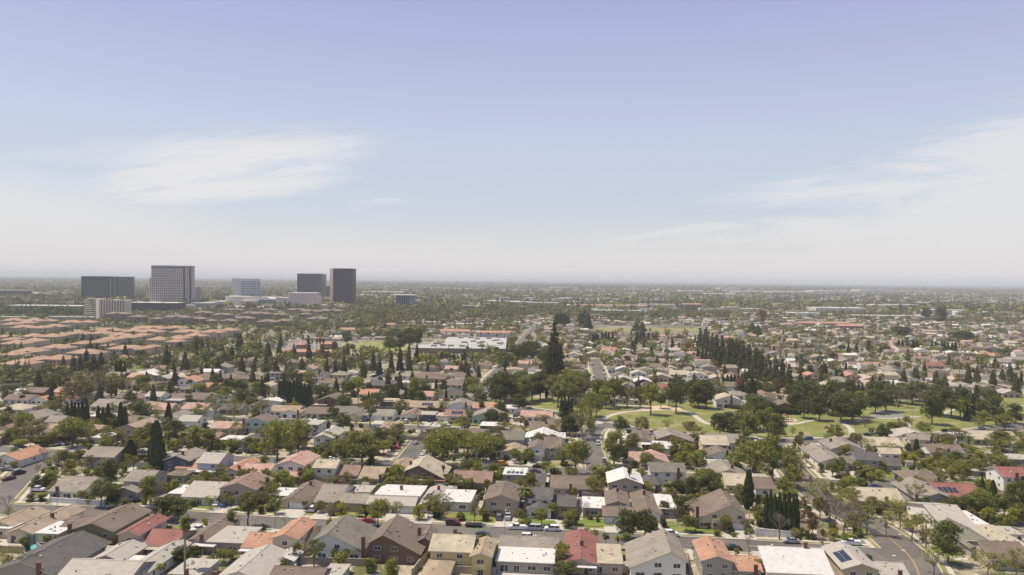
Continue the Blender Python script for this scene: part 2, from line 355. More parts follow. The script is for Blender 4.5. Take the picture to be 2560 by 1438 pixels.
sheet('avenue_verge', [(675, 870), (745, 862), (752, 872), (690, 878)], .05, LAWN)
sheet('church_car_park', [(690, 862), (745, 845), (860, 850), (840, 872), (700, 880)], .05, ASPH2)
POOL = mat('pool_water', (.16, .50, .52), .12, .1, .5, .6)
for px in ([(66, 1370), (72, 1363), (104, 1362), (112, 1368), (98, 1374), (70, 1375)], [(335, 1176), (340, 1170), (372, 1167), (374, 1173), (352, 1177)], [(138, 1402), (150, 1396), (168, 1399), (160, 1408), (142, 1409)], [(758, 1406), (770, 1400), (812, 1404), (812, 1410), (770, 1412)]):
    ps = [at(*q) for q in px]; ce = sum(ps, Vector()) / len(ps)
    sheet('pool_deck', [ce + (q - ce) * 1.9 for q in ps], .05, CONC, True); sheet('pool_water', ps, .07, POOL, True)
# low rise of land on the horizon
mb = MB(); xs = np.linspace(-32000, 32000, 90); prev = None
for k, x in enumerate(xs):
    h = 78 + 22 * math.exp(-((x + 15500) / 6500) ** 2) + 5 * math.sin(x * .0011) + 3 * math.sin(x * .0047 + 1) - 10 * max(0, x) / 30000
    cur = [(x, 23500, 0), (x, 25500, h), (x, 29000, 0)]
    if prev:
        for j in range(2): mb.quad(prev[j], cur[j], cur[j + 1], prev[j + 1])
    prev = cur
struct('distant_hills', mb, [mat('hill_scrub', (.10, .11, .07), .95, .4, .002)])
# ---------------------------------------------------------------- houses
RC_ = {'g': ('grey', (.235, .205, .168)), 'k': ('charcoal', (.105, .095, .09)), 'b': ('brown', (.165, .127, .098)), 't': ('tan', (.30, .232, .165)),
       'r': ('dark red', (.225, .098, .08)), 'o': ('orange tile', (.37, .205, .135)), 'p': ('pink tile', (.38, .245, .195)), 'w': ('white', (.52, .505, .475)),
       'l': ('pale grey', (.355, .325, .275)), 'n': ('olive grey', (.16, .15, .115)), 'R': ('reddish brown', (.225, .152, .118)), 'T': ('sandy', (.38, .325, .24))}
WC_ = {'w': ('white', (.72, .69, .63)), 'c': ('cream', (.60, .51, .36)), 'b': ('beige', (.44, .36, .27)), 'g': ('grey', (.36, .33, .29)), 'y': ('yellow', (.58, .47, .24)),
       'n': ('brown', (.17, .115, .08)), 's': ('slate blue', (.10, .115, .14)), 'o': ('olive', (.23, .20, .11)), 'p': ('pink', (.58, .38, .32)), 'm': ('mint', (.42, .52, .44)), 'u': ('pale blue', (.40, .45, .52))}
def roofm(k):
    n, c = RC_[k]; return mat('roof_' + n.replace(' ', '_'), c, .85 if k not in 'opr' else .75, .30, .7, .2, stripes=.16 if k in 'opr' else 0, courses=0 if k in 'wl' else .03)
def wallm(k): n, c = WC_[k]; return mat('stucco_' + n.replace(' ', '_'), c, .9, .08, .4, .15)
GLASS = mat('window_glass', (.035, .042, .05), .12, .3, .7, .7)
FASC = mat('fascia_board', (.55, .50, .42), .8, .1, 1)
BRICK = mat('chimney_brick', (.17, .085, .065), .9, .25, 3)
VENT = mat('roof_vent', (.30, .27, .24), .7, .3, 1)
SOLAR = mat('solar_glass', (.02, .028, .05), .2, .2, 1, .6)
POST = mat('patio_post', (.5, .47, .42), .8, .1, 1)
PATIO = {'w': WHT}
WINW, WINH = 1.7, 1.25
def win_meshes():
    f = MB(); o = Vector((-WINW / 2, -.05, 0)); X = Vector((1, 0, 0)); Y = Vector((0, 1, 0))
    f.box(o, X, Y, WINW, .10, 0, .09, 0, True); f.box(o, X, Y, WINW, .10, WINH - .09, WINH, 0, True)
    f.box(o, X, Y, .09, .10, .09, WINH - .09); f.box(o + X * (WINW - .09), X, Y, .09, .10, .09, WINH - .09); f.box(o + X * (WINW / 2 - .04), X, Y, .08, .09, .09, WINH - .09)
    g = MB(); g.box(o + Vector((.06, .03, 0)), X, Y, WINW - .12, .06, .06, WINH - .06, 0, True)
    return f.mesh('window', [WHT]), g.mesh('pane', [GLASS])
WFM, WPM = win_meshes()
def garage_mesh():
    f = MB(); X = Vector((1, 0, 0)); Y = Vector((0, 1, 0))
    for k in range(4): f.box(Vector((-2.4, -.07 - .012 * (k % 2), 0)), X, Y, 4.8, .12, k * .54, k * .54 + .52, 0, True)
    return f.mesh('garage_door', [WHT])
GAR = garage_mesh()
def add_window(root, p, nrm, w, h):
    rz = math.atan2(nrm.y, nrm.x) + math.pi / 2
    q = link('window', WFM, root, p - root.location, rz); q.scale = (w / WINW, 1, h / WINH); link('pane', WPM, q)
def parse(txt):
    out = []
    for c in txt.split(';'):
        a = c.split(); o = {}
        for k in a[8:]:
            if '=' in k: kk, vv = k.split('='); o[kk] = float(vv)
            else: o[k] = True
        out.append((float(a[0]), float(a[1]), float(a[2]), float(a[3]), float(a[4]), a[5], a[6], a[7], o))
    return out
HC_ = []   # centres of built houses (x, y, radius)
def comp_rect(x0, x1, y, h, d, o):
    P = at((x0 + x1) / 2, y, h); w = (x1 - x0) * P.y / F
    return P, w
def house_world(comps, near, desc_px=None, hero=False):
    """comps: list of (P centre of camera-side eave line, width, height, depth, roof kind, roof colour, wall colour, options)"""
    P0 = comps[0][0]; loc = Vector((P0.x, P0.y, 0))
    root = empty('house', loc)
    wb, wm, rb, rm = MB(), [GLASS], MB(), [FASC, VENT]
    def slot(l, x):
        if x not in l: l.append(x)
        return l.index(x)
    chim, later = [], []; eps = rnd.uniform(0, .12)
    for ci, (P, w, h, d, rk, rc, wc, o) in enumerate(comps):
        a = o.get('a', 0.0); u = Matrix.Rotation(R(a), 3, 'Z') @ U; v = Matrix.Rotation(R(a), 3, 'Z') @ V
        h = h + .011 * ci + eps; O = Vector((P.x, P.y, 0)) - u * w / 2 - loc
        mw, mr = slot(wm, wallm(wc)), slot(rm, roofm(rc)); L = lambda a_, b_, z: (O.x + u.x * a_ + v.x * b_, O.y + u.y * a_ + v.y * b_, z)
        ov = .55 if near else .45; T = .22
        if rk == 'P':                                                   # patio cover on posts
            b = MB(); b.hexa([L(-.2, -.2, h - .16), L(w + .2, -.2, h - .16), L(w + .2, d, h - .1), L(-.2, d, h - .1)], [L(-.2, -.2, h), L(w + .2, -.2, h), L(w + .2, d, h + .15), L(-.2, d, h + .15)], 0, True, True)
            k = max(2, int(w / 3) + 1)
            for i in range(k): b.box(Vector(L(.1 + i * (w - .3) / (k - 1), 0, 0)), u, v, .14, .14, 0, h - .16, 1)
            b.build('patio_cover', [roofm(rc), POST], root); continue
        ring = [L(0, 0, 0), L(w, 0, 0), L(w, d, 0), L(0, d, 0)]
        if rk in 'FH' or rk == 'X': hr = h
        if rk == 'F':
            wb.hexa(ring, [L(0, 0, h), L(w, 0, h), L(w, d, h), L(0, d, h)], mw, False)
            rb.hexa([L(-.3, -.3, h - .05), L(w + .3, -.3, h - .05), L(w + .3, d + .3, h - .05), L(-.3, d + .3, h - .05)], [L(-.3, -.3, h + .22), L(w + .3, -.3, h + .22), L(w + .3, d + .3, h + .22), L(-.3, d + .3, h + .22)], mr, True, True)
            top = lambda a_, b_: h + .22
        elif rk == 'X':                                                 # ridge across, slopes face front and back
            pk = o.get('pk', h + max(1.0, min(3.2, .17 * d + .1))); rr = o.get('rr', .5) * d
            wb.poly([L(0, 0, 0), L(w, 0, 0), L(w, 0, h), L(0, 0, h)], mw); wb.poly([L(w, d, 0), L(0, d, 0), L(0, d, h), L(w, d, h)], mw)
            wb.poly([L(w, 0, 0), L(w, d, 0), L(w, d, h), L(w, rr, pk), L(w, 0, h)], mw); wb.poly([L(0, d, 0), L(0, 0, 0), L(0, 0, h), L(0, rr, pk), L(0, d, h)], mw)
            s0 = (pk - h) / rr; s1 = (pk - h) / (d - rr)
            for (b0, z0, b1, z1) in ((-ov, h - ov * s0, rr, pk), (rr, pk, d + ov, h - ov * s1)):
                bt = [L(-ov, b0, z0), L(w + ov, b0, z0), L(w + ov, b1, z1), L(-ov, b1, z1)]
                rb.hexa(bt, [(q[0], q[1], q[2] + T) for q in bt], 0, True, True, mr)
            if near: rb.hexa([L(-ov, rr - .16, pk + T - .04), L(w + ov, rr - .16, pk + T - .04), L(w + ov, rr + .16, pk + T - .04), L(-ov, rr + .16, pk + T - .04)], [L(-ov, rr - .05, pk + T + .1), L(w + ov, rr - .05, pk + T + .1), L(w + ov, rr + .05, pk + T + .1), L(-ov, rr + .05, pk + T + .1)], mr)
            top = lambda a_, b_: (h + s0 * b_ if b_ < rr else pk - s1 * (b_ - rr)) + T
        elif rk == 'Y':                                                 # gable ends face front and back
            ax = o.get('ax', .5) * w; hl, hr = o.get('hl', h), o.get('hr', h)
            pk = o.get('pk', max(hl, hr) + max(.9, min(2.8, .34 * min(ax, w - ax))))
            wb.poly([L(0, 0, 0), L(w, 0, 0), L(w, 0, hr), L(ax, 0, pk), L(0, 0, hl)], mw); wb.poly([L(w, d, 0), L(0, d, 0), L(0, d, hl), L(ax, d, pk), L(w, d, hr)], mw)
            wb.poly([L(w, 0, 0), L(w, d, 0), L(w, d, hr), L(w, 0, hr)], mw); wb.poly([L(0, d, 0), L(0, 0, 0), L(0, 0, hl), L(0, d, hl)], mw)
            s0 = (pk - hl) / ax; s1 = (pk - hr) / (w - ax)
            for (a0, z0, a1, z1) in ((-ov, hl - ov * s0, ax, pk), (ax, pk, w + ov, hr - ov * s1)):
                bt = [L(a0, -ov, z0), L(a1, -ov, z1), L(a1, d + ov, z1), L(a0, d + ov, z0)]
                rb.hexa(bt, [(q[0], q[1], q[2] + T) for q in bt], 0, True, True, mr)
            if near: rb.hexa([L(ax - .16, -ov, pk + T - .04), L(ax + .16, -ov, pk + T - .04), L(ax + .16, d + ov, pk + T - .04), L(ax - .16, d + ov, pk + T - .04)], [L(ax - .05, -ov, pk + T + .1), L(ax + .05, -ov, pk + T + .1), L(ax + .05, d + ov, pk + T + .1), L(ax - .05, d + ov, pk + T + .1)], mr)
            top = lambda a_, b_: (hl + s0 * a_ if a_ < ax else pk - s1 * (a_ - ax)) + T
        else:                                                           # hip
            wb.hexa(ring, [L(0, 0, h), L(w, 0, h), L(w, d, h), L(0, d, h)], mw, False)
            e = min(w, d) / 2 + ov; pk = h + .32 * e
            if w >= d: r1, r2 = L(e - ov, d / 2, pk), L(w - e + ov, d / 2, pk)
            else: r1, r2 = L(w / 2, e - ov, pk), L(w / 2, d - e + ov, pk)
            c4 = [L(-ov, -ov, h), L(w + ov, -ov, h), L(w + ov, d + ov, h), L(-ov, d + ov, h)]
            lo = [(q[0], q[1], q[2] - .18) for q in c4]; rb.hexa(lo, c4, 0, False, True)
            if w >= d: rb.poly([c4[0], c4[1], r2, r1], mr); rb.poly([c4[1], c4[2], r2], mr); rb.poly([c4[2], c4[3], r1, r2], mr); rb.poly([c4[3], c4[0], r1], mr)
            else: rb.poly([c4[0], c4[1], r1], mr); rb.poly([c4[1], c4[2], r2, r1], mr); rb.poly([c4[2], c4[3], r2], mr); rb.poly([c4[3], c4[0], r1, r2], mr)
            top = lambda a_, b_: h + .32 * min(a_, w - a_, b_, d - b_) + .05
        hf = o.get('hl', h) if rk == 'Y' else h; hmax = max(hf, o.get('hr', h) if rk == 'Y' else h)
        # windows
        sidev = -1 if (P.x > 0) else 1
        wl = []
        two = hmax > 4.6
        n = max(1, int(w / (3.6 if near else 3.2)))
        gx = None
        if 'g' in o:
            gx = (o['g'] if isinstance(o['g'], float) else .5) * w; gx = min(max(gx, 2.8), max(w - 2.8, 2.8))
        for i in range(n):
            xx = w * (i + .5) / n + rnd.uniform(-.3, .3)
            if gx is None or abs(xx - gx) > 3.2:
                wl.append((xx, .85 if rnd.random() < .75 else .15, rnd.choice((1.5, 1.9, 2.4)), None))
            if two and rk != 'Y' and rnd.random() < .85: wl.append((xx, 3.45, rnd.choice((1.3, 1.7)), None))
            if hmax > 7 and rk != 'Y': wl.append((xx, 6.3, 1.5, None))
            if two and rk == 'Y' and abs(xx - ax) < w * .36 and min(hl + s0 * xx, pk - s1 * (xx - ax)) > 5.0: wl.append((xx, 3.45, rnd.choice((1.5, 1.9)), None))
        for (xx, zz, ww, _) in wl:
            hh = 1.2 if zz > .5 else 1.95
            if ww > w - 1: continue
            if near: later.append((Vector(L(xx, -.02, zz)) + loc, -v, ww, hh))
            else: q = [L(xx - ww / 2, -.03, zz), L(xx + ww / 2, -.03, zz), L(xx + ww / 2, -.03, zz + hh), L(xx - ww / 2, -.03, zz + hh)]; wb.poly(q, 0)
        sd = 0 if sidev < 0 else w; n2 = max(1, int(d / 5)); hs = (o.get('hl', h) if sidev < 0 else o.get('hr', h)) if rk == 'Y' else h
        for i in range(n2):
            yy_ = d * (i + .5) / n2
            for zz in ((1.0, 3.6) if hs > 4.6 else (1.0,)):
                if rnd.random() < .3: continue
                if near and not (P.y > 300): later.append((Vector(L(sd + .02 * sidev, yy_, zz)) + loc, u * sidev, 1.2, 1.1))
                else:
                    q = [L(sd + .03 * sidev, yy_ - .7, zz), L(sd + .03 * sidev, yy_ + .7, zz), L(sd + .03 * sidev, yy_ + .7, zz + 1.1), L(sd + .03 * sidev, yy_ - .7, zz + 1.1)]; wb.poly(q if sidev > 0 else q[::-1], 0)
        if gx is not None and w > 5:
            if near:
                gd = link('garage_door', GAR, root, Vector(L(gx, -.03, .02)), math.atan2(u.y, u.x))
            else:
                mg = slot(wm, WHT); wb.poly([L(gx - 2.4, -.04, 0), L(gx + 2.4, -.04, 0), L(gx + 2.4, -.04, 2.15), L(gx - 2.4, -.04, 2.15)], mg)
        # vents, chimney, solar
        if rk != 'P':
            for i in range(rnd.choice((4, 5, 6, 7)) if near else rnd.choice((0, 1, 2))):
                a_, b_ = rnd.uniform(.15, .85) * w, rnd.uniform(.15, .85) * d; zt = top(a_, b_); s_ = rnd.choice((.25, .35, .5))
                rb.box(Vector(L(a_, b_, 0)), u, v, s_, s_, zt - .3, zt + rnd.choice((.25, .35, .5)), rnd.choice((0, 1, 1)))
        if 'c' in o:
            a_ = (o['c'] if isinstance(o['c'], float) else .5) * w; cb = o.get('cb', -.35)
            b_ = cb if cb < 0 else cb * d
            zt = max(top(min(max(a_, 0), w), min(max(b_, 0), d)) + (1.3 if near else 1.1), hmax + 1.6)
            chim.append((Vector(L(a_ - .45, b_ - .3, 0)), u, v, 0 if b_ < 0 else hmax - .5, zt))
        if 's' in o:
            b = MB(); sx, sy = (o['s'] if isinstance(o['s'], float) else .5) * w, .5
            for i in range(4):
                for j in range(2):
                    a0, b0 = sx - 3 + i * 1.6, d * .12 + j * 1.25 * 1.2
                    if rk == 'Y': a0, b0 = ax * .12 + j * 1.4, d * .2 + i * 1.7
                    da, db = (1.3, 1.45) if rk != 'Y' else (1.3, 1.6)
                    b.quad(L(a0, b0, top(a0, b0) + .12), L(a0 + da, b0, top(a0 + da, b0) + .12), L(a0 + da, b0 + db, top(a0 + da, b0 + db) + .12), L(a0, b0 + db, top(a0, b0 + db) + .12))
            later.append(('solar', b))
        if 'B' in o:
            b = MB(); bw = min(6, w * .6); o_ = Vector(L(w * .5 - bw / 2, -1.5, 0))
            b.box(o_, u, v, bw, 1.5, 2.45, 2.65, 0, True); b.box(o_, u, v, bw, .1, 2.66, 3.5, 0, True); b.box(o_, u, v, .25, .25, 0, 2.45); b.box(o_ + u * (bw - .25), u, v, .25, .25, 0, 2.45)
            b.build('balcony', [wallm(wc)], root)
        ctr = Vector(L(w / 2, d / 2, 0)) + loc; HC_.append((ctr.x, ctr.y, max(w, d) * .5))
    wb.build('wall', wm, root)
    ro = rb.build('roof', rm, root)
    for (o_, u_, v_, z0, z1) in chim:
        b = MB(); b.box(o_, u_, v_, .95, .6, z0, z1); b.box(o_ - (u_ + v_) * .08, u_, v_, 1.11, .76, z1 + .001, z1 + .14, 0, True); b.build('chimney', [BRICK], ro)
    for it in later:
        if it[0] == 'solar': it[1].build('solar_panel', [SOLAR], ro)
        else: add_window(root, *it)
    return root
def describe(comps):
    c = comps[0]; two = max(q[2] for q in comps if q[4] != 'P') > 4.6
    sh = {'F': 'flat', 'X': 'broad', 'Y': 'gabled', 'H': 'hipped'}.get(c[4], '')
    return f"{'two-storey' if two else 'low'} {WC_[c[6]][0]} house with {RC_[c[5]][0]} {sh} roof"
def H(txt, near=None):
    cs = parse(txt); out = []
    for (x0, x1, y, h, d, rk, rc, wc, o) in cs:
        if h == 3: h = 2.8
        P, w = comp_rect(x0, x1, y, h, d, o); out.append((P, w, h, d, rk, rc, wc, o))
    y0 = out[0][0].y
    r = house_world(out, y0 < 345 if near is None else near)
    g = proj(r.location); reg(r, describe(out), 'house', g[0], g[1], 'houses of the suburb')
    return r, out
HOUSES = '''
-38 38 1316 3 14 Y t y;-30 26 1322 3 5 F w c
15 84 1334 3 22 Y t c c=.7 cb=.5;86 147 1336 3 10 F w c;150 212 1322 3 10 X b b
178 285 1326 5.4 18 Y b o c=-.05;142 200 1352 2.5 6 P t b
295 348 1337 5.4 14 Y r b;352 437 1364 2.9 12 X r b;305 405 1374 2.5 4 P T b
464 520 1354 3 20 Y b c c=.75;512 606 1358 2.9 13 F l b;478 535 1366 2.4 4 P w w
606 676 1369 3 11 X o c;595 682 1380 2.4 4 P w w
-28 138 1432 3 22 Y k g c=.78
228 306 1402 3 14 Y l g;262 345 1412 2.5 6 P w w
135 320 1452 3 13 X l g c=.75
312 372 1428 3 20 Y l w
420 500 1438 3 10 F l g c=.6
540 655 1448 3 18 Y l w c=-.03
680 744 1347 5.3 14 Y o c;742 766 1352 3 12 X o c
782 908 1354 5.4 16 Y n w ax=.3 hr=3.4 pk=7.4 c=1.02;808 838 1372 2.6 3 X n w
920 1050 1361 5.3 16 Y b n ax=.29 hr=3.1 pk=7.8 c=.86 cb=.55;1048 1076 1352 4.4 9 Y b n ax=.5
1075 1178 1378 5.3 12 X T y c=.5 cb=.6;1178 1226 1392 5.3 12 Y t y B
1055 1118 1441 3 10 H t c
672 800 1451 3 8 X b b
802 850 1444 3 8 F l g
683 733 1401 2.2 6 Y w w
1250 1393 1371 3 9 X g g;1240 1384 1407 2.8 12 F w g
1412 1494 1409 3 22 Y r b c=.52 cb=.4;1482 1556 1410 2.8 14 F T b;1432 1490 1419 2.4 4 P w w
1578 1714 1401 5.3 17 Y g w ax=.73 hl=3.2 pk=7.6
1757 1830 1403 5.3 14 Y o g;1832 1902 1427 3 10 X o g c=.8
1922 2078 1434 3 18 X w w c=.75 cb=.5
2110 2196 1424 5.2 15 Y l b s;2196 2270 1441 3 9 X l b c=.7
2362 2440 1322 3 26 X l w;2430 2500 1330 3 20 F w w
2430 2502 1371 3 22 Y n g c=.95;2502 2580 1373 3 20 F T g c=.4
2485 2580 1402 3 14 X b b
2498 2556 1337 2.5 7 F l w
2275 2362 1203 3 14 H b b g=.3 c=.8
2296 2392 1250 3.4 20 Y g g c=-.04
2352 2452 1243 3 15 X r b s=.3
2512 2610 1194 5.3 12 X r w c=.3
2150 2258 1254 3 14 X T b c=.6
2143 2198 1150 5.2 10 X k g;2200 2252 1164 3 10 X k g;2143 2190 1163 2.8 5 X k c g
2052 2118 1157 3.2 26 Y g w;2118 2140 1160 3 10 X n g
2080 2160 1124 4.2 16 Y g w c=.2 cb=.6
2165 2256 1116 3 14 X T w
2278 2332 1100 5.3 9 X g c c=.9;2330 2410 1132 3 12 X b w c=.5
2508 2590 1150 3 10 F l o
2205 2254 1135 2.8 8 X T w
122 208 1229 3 16 X g w c=.25
282 343 1231 3 14 Y g g;308 372 1204 5.3 12 X g g
455 542 1243 3 16 X l w c=.5 cb=.7;420 478 1236 2.9 10 F w g
548 640 1223 5.3 14 Y R b g=.3 B
704 762 1252 3 20 Y b c g=.72 c=.6 cb=.7;672 735 1241 2.9 9 F w c
788 848 1256 3 18 X g w g=.5 c=.6 cb=.6;852 912 1258 2.9 9 X g b;868 924 1232 2.8 8 F l g
915 1036 1263 3 8 X l w g=.75;936 1050 1240 3.4 12 F w w c=.5 cb=.5
1048 1096 1263 3 20 Y l w g=.5 s=.3 c=.6 cb=.7;1096 1176 1256 2.9 14 F w w
1212 1294 1251 5.3 16 Y b b g=.75 B
1322 1378 1247 5.2 11 X k w;1318 1377 1275 2.9 7 Y k w;1384 1437 1265 3 10 X k b
1458 1512 1271 2.9 12 F w g;1510 1583 1289 2.9 8 X b b g=.3;1518 1572 1262 3.2 14 Y b b c=.55 cb=.7
1590 1652 1285 3 22 Y b w g=.7 c=.5 cb=.7;1646 1690 1274 2.9 16 F w g
1745 1862 1282 5.3 17 Y b c ax=.7 hl=3.2 pk=7.8 g=.82 B c=-.01
1890 1935 1222 5.3 12 X b w
408 474 1152 5.3 14 Y g s c=.6 cb=.2
492 546 1158 5.3 13 X l u;440 494 1171 3 12 X o c;458 536 1180 2.6 7 P w w
556 602 1180 3 18 Y o w c=.8 cb=.1;602 672 1181 2.9 10 X p w
690 762 1164 5.2 16 Y p w;702 756 1191 2.7 5 X p w c=1.2
783 838 1170 5.3 10 X T w;838 892 1188 3 12 X R c c=1.1 cb=.4
898 952 1197 3 14 X t g c=1.0;965 1012 1181 3 18 Y t b
1012 1108 1180 5.3 16 Y T n ax=.36 hr=3.2 pk=7.6 c=.02 cb=.5;1020 1052 1203 2.5 4 P w w;1052 1112 1203 2.5 5 P r w
1132 1226 1206 3 13 X R b c=.5
1258 1314 1188 5.0 10 F w g s
1318 1362 1204 3 9 X k w
1378 1486 1221 3 14 X b b c=.45
1522 1606 1209 5.2 14 Y w b
1606 1646 1211 3 11 H k g
1628 1712 1180 5.2 11 X n w c=.8
1576 1628 1152 3 12 X p c;1600 1672 1157 3 14 Y p c
1758 1820 1112 5 14 X T c;1768 1838 1141 3 12 Y b w c=.7;1770 1838 1156 2.4 4 P w w
1775 1878 1174 3 10 X T g
1765 1880 1193 3 16 Y g g c=.6 cb=.2
1818 1922 1215 3 14 X T c c=.8
1322 1361 1122 5.2 13 Y b w g=.5 B;1361 1402 1120 5 16 X b g
1250 1310 1134 3 13 Y t c g=.6
1198 1262 1126 3 12 F l w
208 286 1142 4.6 13 X g g
-22 52 1150 3 16 Y o w
412 462 1190 2.6 8 F b b
74 144 1094 3 13 X b n
220 266 1096 3 12 F w b
288 352 1073 5.3 18 Y t b B
574 634 1113 3 15 Y k c g=.6;548 614 1101 3 9 F w g
440 500 1100 3 15 Y R c;499 540 1100 3 12 X R b c=.8
398 450 1091 3 9 F w b
525 572 1071 3 12 X p c;568 592 1074 3 12 Y p c
610 670 1056 5.2 13 Y b m c=-.03
443 492 1054 4.8 11 X l w
398 442 1046 3 16 Y g w
222 246 1042 5 10 F w p;278 352 1056 3 14 H b b
2 84 1049 5 18 Y g y ax=.6 c=.9
95 150 1056 3 12 X g c
-8 60 1024 3 13 H T w
5 72 1000 3 12 X b w
75 120 1001 3 15 Y o w;142 173 1001 3 11 Y o w
225 290 1017 3 16 X g c;274 299 1017 2.9 12 Y g c g
222 292 1041 2.8 8 F T b
358 426 1024 3 13 X p c g=.6;395 452 1002 3 10 F l g
452 512 1023 3 13 X p c
504 534 1029 3 12 Y l w g;535 602 1024 3 12 X k g
360 402 992 5 11 X l w
290 358 995 3 11 X b b
400 470 997 3 11 X b b
292 342 963 3 14 X b w g=.3
356 416 966 3 12 X b w
432 490 955 4.8 14 Y o w;410 440 973 2.8 9 F w w g
506 549 969 3 12 X o c
318 372 938 5 18 F w b
360 420 939 5 16 F w b
420 480 943 3 12 X T b
480 535 943 5 12 H b w
538 602 946 5 13 H b w
602 652 948 5 12 H b b
548 592 991 3 14 Y t b
596 642 1004 3 12 X o w
672 746 1029 3 12 X t w;702 746 1033 2.9 12 Y t w c=1.0
762 830 1034 3 13 X b b
830 902 1031 3 12 X n c;863 902 1041 2.9 10 Y n c g
905 982 1039 3 12 X g w g
1000 1046 1041 3 15 Y R w;1042 1086 1038 3.4 10 F l s
1110 1172 1041 3 13 X R w s=.5;1088 1124 1041 2.8 10 F T c g
1180 1260 1043 3.6 15 Y g m c=.95
1200 1257 1066 3.1 10 F w n;1146 1216 1091 3 12 X b b
882 952 1091 3 12 X t b;945 976 1073 3 12 Y t c
793 852 1002 4.8 16 Y b n;783 816 1013 2.5 5 P T w
872 906 1009 3 12 X t w
948 986 1005 4.2 12 F T n s
985 1020 1013 3 12 X t w
1020 1096 1019 3.6 14 X t n s=.6
1120 1176 1015 4 14 Y g w c=.8
1180 1242 1021 3 12 X o c;1243 1292 1022 3 12 F w w
762 796 1063 4.6 12 F l w
784 832 1096 5 18 Y l w
803 846 984 3 12 X p c
880 942 986 3 13 X o c
800 852 958 4.8 12 X b w
870 922 958 3 12 X t b
925 986 964 3.8 14 X k n
950 1002 986 3 13 Y g o
990 1026 959 4.8 12 F w w
1042 1082 991 3 12 X p c
1095 1150 962 3.6 12 Y o p;1090 1152 986 3 12 Y k c g=.2
1020 1112 946 6 20 H b b
1135 1186 946 3 14 X b b
642 676 966 4.8 14 Y T w
1282 1316 1036 3 14 Y k g;1302 1380 1043 3 12 X p w
1368 1436 1066 3 13 X b b c=.6 cb=.5
1325 1402 1076 3 14 X b b c=.5 cb=.4
1312 1402 1099 3 14 Y w w;1400 1412 1096 3 12 F w w
1588 1626 1101 3.4 16 Y b b c=-.1
1645 1736 1098 4.4 16 Y g n ax=.36 hr=3
1550 1590 1097 3 10 F w b;1590 1655 1112 2.4 4 P w w
1750 1848 1107 3.6 14 X g w
2234 2338 1095 3 14 Y l w
2395 2432 1092 5.4 9 F w w
2436 2546 1100 3 15 X T b
2532 2600 1112 3 14 Y t w
-60 -5 1100 3 14 X t b
-70 -10 1052 3 14 X g b
'''
MIDH = '''
1530 1570 941 4.8 14 Y b w|1578 1616 936 4.8 14 Y l w|1535 1582 951 4.8 14 Y l w|1553 1587 967 4.8 14 Y g w
1586 1630 956 4.6 15 Y w s|1595 1642 969 3 16 Y b b c=.3|1626 1682 946 3 14 Y T b|1648 1687 971 3 14 H r b
1676 1716 937 4.6 14 X T c|1722 1771 941 4.8 15 Y l w s|1775 1811 948 3 14 Y T b c=.5|1812 1862 946 3 15 Y b b
1690 1747 956 3 12 X g g|1756 1818 977 4.8 14 Y k g|1792 1852 1001 4.8 14 Y T w c=.6|1870 1916 966 3 14 Y b b|1745 1790 990 3 12 X t b
1932 1992 1018 3 14 Y b n|1976 2022 946 3 14 Y g g|2018 2047 939 4.6 13 Y o p|2115 2152 941 4.8 14 Y o p
2155 2202 951 3 14 Y T b|2166 2192 971 3 12 X T w|2120 2166 971 3 16 Y g g|2150 2187 993 3 13 Y b w|2080 2112 952 3 12 X g g
2395 2447 987 3 13 X T g|2325 2364 951 3 10 F w w|2260 2300 985 3 12 Y T w|2262 2300 950 3 14 Y g w|2460 2500 1005 3 13 X b b
1415 1460 905 3 13 X t w|1418 1462 920 3 13 X b b|1420 1462 933 3 12 X b b|1412 1455 890 3 14 Y T w|1468 1505 886 3 14 Y T b
1500 1545 876 3 13 X o c|1455 1475 876 3 12 Y T c|1518 1552 893 3 14 Y l w|1555 1592 893 4.6 13 Y g w|1563 1602 912 4.6 13 X b w
1524 1562 905 4.6 14 Y g w|1520 1560 925 3 13 Y b w|1610 1650 903 4.6 14 Y b w|1615 1655 918 4.6 12 X b w|1655 1690 910 3 12 X g w
1655 1700 925 3 14 Y T b|1700 1735 915 3 13 Y b g|1738 1780 910 4.6 12 X n w|1776 1815 903 3 12 F l c|1785 1820 912 3 14 Y p c
1640 1680 890 3 12 X g g|1690 1730 888 3 14 Y p b|1660 1702 876 3 12 X l w|1600 1640 880 3 14 Y T w|1560 1590 925 3 12 Y p b
1310 1360 945 3 12 X b n|1282 1335 935 3 12 F l w|1285 1345 905 3 12 X b g|1340 1390 935 3 12 X T g|1400 1460 942 3 14 X b b
2020 2060 920 4.6 13 X b w|1970 2005 905 3 14 X w w|1955 1990 895 3 13 X g g|2030 2070 895 3 14 Y t b|2000 2035 890 3 13 Y b w
1975 2015 918 3 14 X l c|2100 2140 905 3 13 Y g g|2080 2120 890 3 13 X b n|2060 2095 880 3 13 X k g|1960 2000 878 3 12 X k g
2165 2210 915 3 14 X o w|2150 2190 905 3 13 Y l w|2215 2255 925 4.6 14 Y g w|2320 2360 915 3 14 X r b|2390 2430 935 3 14 X g b
2450 2500 890 3 14 X o w|2490 2530 905 3 14 X g w|2400 2440 900 3 14 X g g|2330 2370 885 3 13 Y T c|2260 2300 890 3 13 X p w|2440 2480 920 3 12 Y g w|2510 2555 935 3 14 X R b|2530 2570 900 3 13 X g b
'''
for ln in HOUSES.strip().split('\n'): H(ln)
for ln in MIDH.strip().split('\n'):
    for q in ln.split('|'): H(q.strip(), False)
